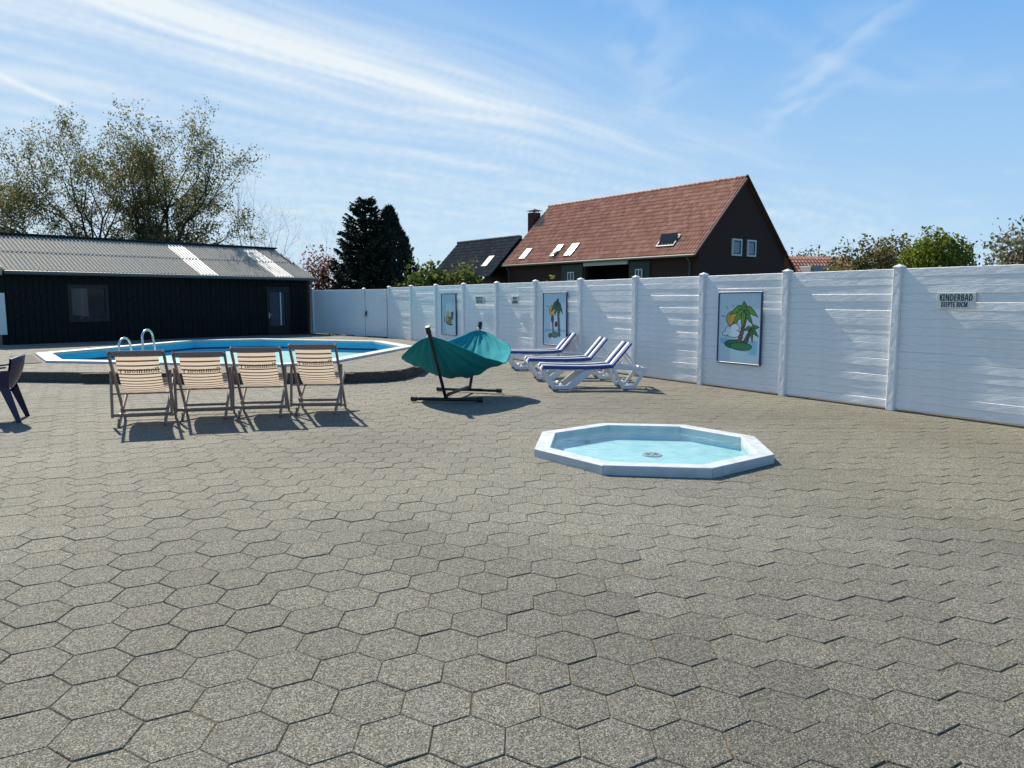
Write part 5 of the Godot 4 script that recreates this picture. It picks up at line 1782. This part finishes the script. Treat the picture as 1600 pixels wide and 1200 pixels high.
func second_poster() -> Image:
	var c := Canvas.new(200, 250, Color(0.70, 0.81, 0.86))
	c.poly([Vector2(0.06, 0.70), Vector2(0.93, 0.69), Vector2(0.93, 0.74), Vector2(0.06, 0.75)], Color(0.50, 0.72, 0.83))
	c.ellipse(Vector2(0.38, 0.34), Vector2(0.12, 0.10), Color(0.78, 0.64, 0.30), 1.2)
	for k in 9:
		c.ellipse(Vector2(0.70, 0.80).lerp(Vector2(0.64, 0.30), k / 8.0), Vector2(0.05, 0.03), Color(0.45, 0.38, 0.33), 1.2)
	var g := Color(0.16, 0.38, 0.32)
	for q in [[-0.20, -0.05, -0.06, 0.20], [0.18, -0.04, 0.06, 0.22], [-0.08, 0.1, -0.02, 0.12], [0.08, 0.06, 0.05, 0.12], [0.03, -0.12, 0.03, 0.02]]:
		c.frond(Vector2(0.60, 0.22), Vector2(q[0], q[1]), Vector2(q[2], q[3]), 0.06, g)
	c.line(Vector2(0.40, 0.45), Vector2(0.43, 0.74), 0.03, Color(0.36, 0.27, 0.25))
	c.ellipse(Vector2(0.40, 0.50), Vector2(0.06, 0.07), Color(0.20, 0.20, 0.30), 1.0)
	c.ellipse(Vector2(0.56, 0.60), Vector2(0.06, 0.05), Color(0.30, 0.24, 0.22), 1.0)
	c.ellipse(Vector2(0.50, 0.80), Vector2(0.16, 0.055), Color(0.24, 0.48, 0.46), 1.2)
	c.ellipse(Vector2(0.30, 0.82), Vector2(0.07, 0.045), Color(0.5, 0.30, 0.28), 1.0)
	c.line(Vector2(0.15, 0.25), Vector2(0.22, 0.27), 0.008, Color(0.1, 0.1, 0.12))
	return c.im

func third_poster() -> Image:
	var c := Canvas.new(160, 210, Color(0.66, 0.77, 0.82))
	c.ellipse(Vector2(0.45, 0.50), Vector2(0.12, 0.09), Color(0.70, 0.64, 0.40))
	c.ellipse(Vector2(0.50, 0.66), Vector2(0.20, 0.10), Color(0.42, 0.46, 0.30), 1.4)
	c.ellipse(Vector2(0.40, 0.62), Vector2(0.10, 0.07), Color(0.60, 0.60, 0.36), 1.2)
	c.poly([Vector2(0.62, 0.62), Vector2(0.66, 0.46), Vector2(0.84, 0.43), Vector2(0.80, 0.62)], Color(0.30, 0.38, 0.30), 1.2)
	c.line(Vector2(0.20, 0.56), Vector2(0.18, 0.70), 0.02, Color(0.2, 0.24, 0.2))
	c.line(Vector2(0.56, 0.76), Vector2(0.78, 0.75), 0.015, Color(0.08, 0.1, 0.1))
	c.line(Vector2(0.72, 0.26), Vector2(0.86, 0.24), 0.008, Color(0.35, 0.5, 0.6))
	return c.im

func poster(label: String, s: float, y: float, w: float, h: float, im: Image):
	var o := thing("poster", label, "poster", fence_xf * Transform3D(Basis(), Vector3(-s, y, 0.02)))
	var b := MB.new()
	b.quad(Vector3(-w / 2, -h / 2, 0.006), Vector3(w / 2, -h / 2, 0.006), Vector3(w / 2, h / 2, 0.006), Vector3(-w / 2, h / 2, 0.006), Vector2(0, 1), Vector2(1, 1), Vector2(1, 0), Vector2(0, 0))
	var m := flat(Color.WHITE, 0.5)
	m.albedo_texture = ImageTexture.create_from_image(im)
	part("print", b.done(), m, o)
	part("panel", boxmesh(Vector3(w, h, 0.014), 0.0, Vector3(0, 0, -0.004)), M.signplate, o)
	for q in [-1, 1]:
		part("frame_bar", boxmesh(Vector3(w + 0.028, 0.024, 0.03), 0.004, Vector3(0, q * (h / 2 + 0.002), 0.004)), M.posterframe, o)
		part("frame_bar", boxmesh(Vector3(0.024, h - 0.02, 0.03), 0.004, Vector3(q * (w / 2 + 0.002), 0, 0.004)), M.posterframe, o)

func make_signs():
	sign_plate("depth_sign", "white sign reading KINDERBAD DIEPTE 30CM at the right of the fence", -2.49, 1.435, 0.46, 0.2, [["KINDERBAD", 0.085, 0.038, 0.385, 0.0], ["DIEPTE 30CM", 0.062, -0.045, 0.31, -0.015]])
	sign_plate("warning_sign", "small two line sign left of the second post from the small poster", 9.57, 1.44, 0.46, 0.2, [["DIEPTE", 0.08, 0.045, 0.36, 0.0], ["1 METER", 0.08, -0.045, 0.36, 0.0]])
	sign_plate("warning_sign", "smallest sign on the fence, between the two line sign and the tall palm poster", 7.8, 1.435, 0.34, 0.2, [["NIET", 0.07, 0.045, 0.2, 0.03], ["RENNEN", 0.07, -0.045, 0.24, 0.02]])
	poster("blue framed poster of a palm island with sun and cloud on the fence", 0.855, 0.995, 0.87, 1.13, palm_poster())
	poster("blue framed poster of a palm tree half hidden behind the sun loungers", 6.08, 1.025, 0.90, 1.15, second_poster())
	poster("pale poster with a small yellow and grey drawing, behind the hammock", 11.36, 1.04, 0.90, 1.14, third_poster())
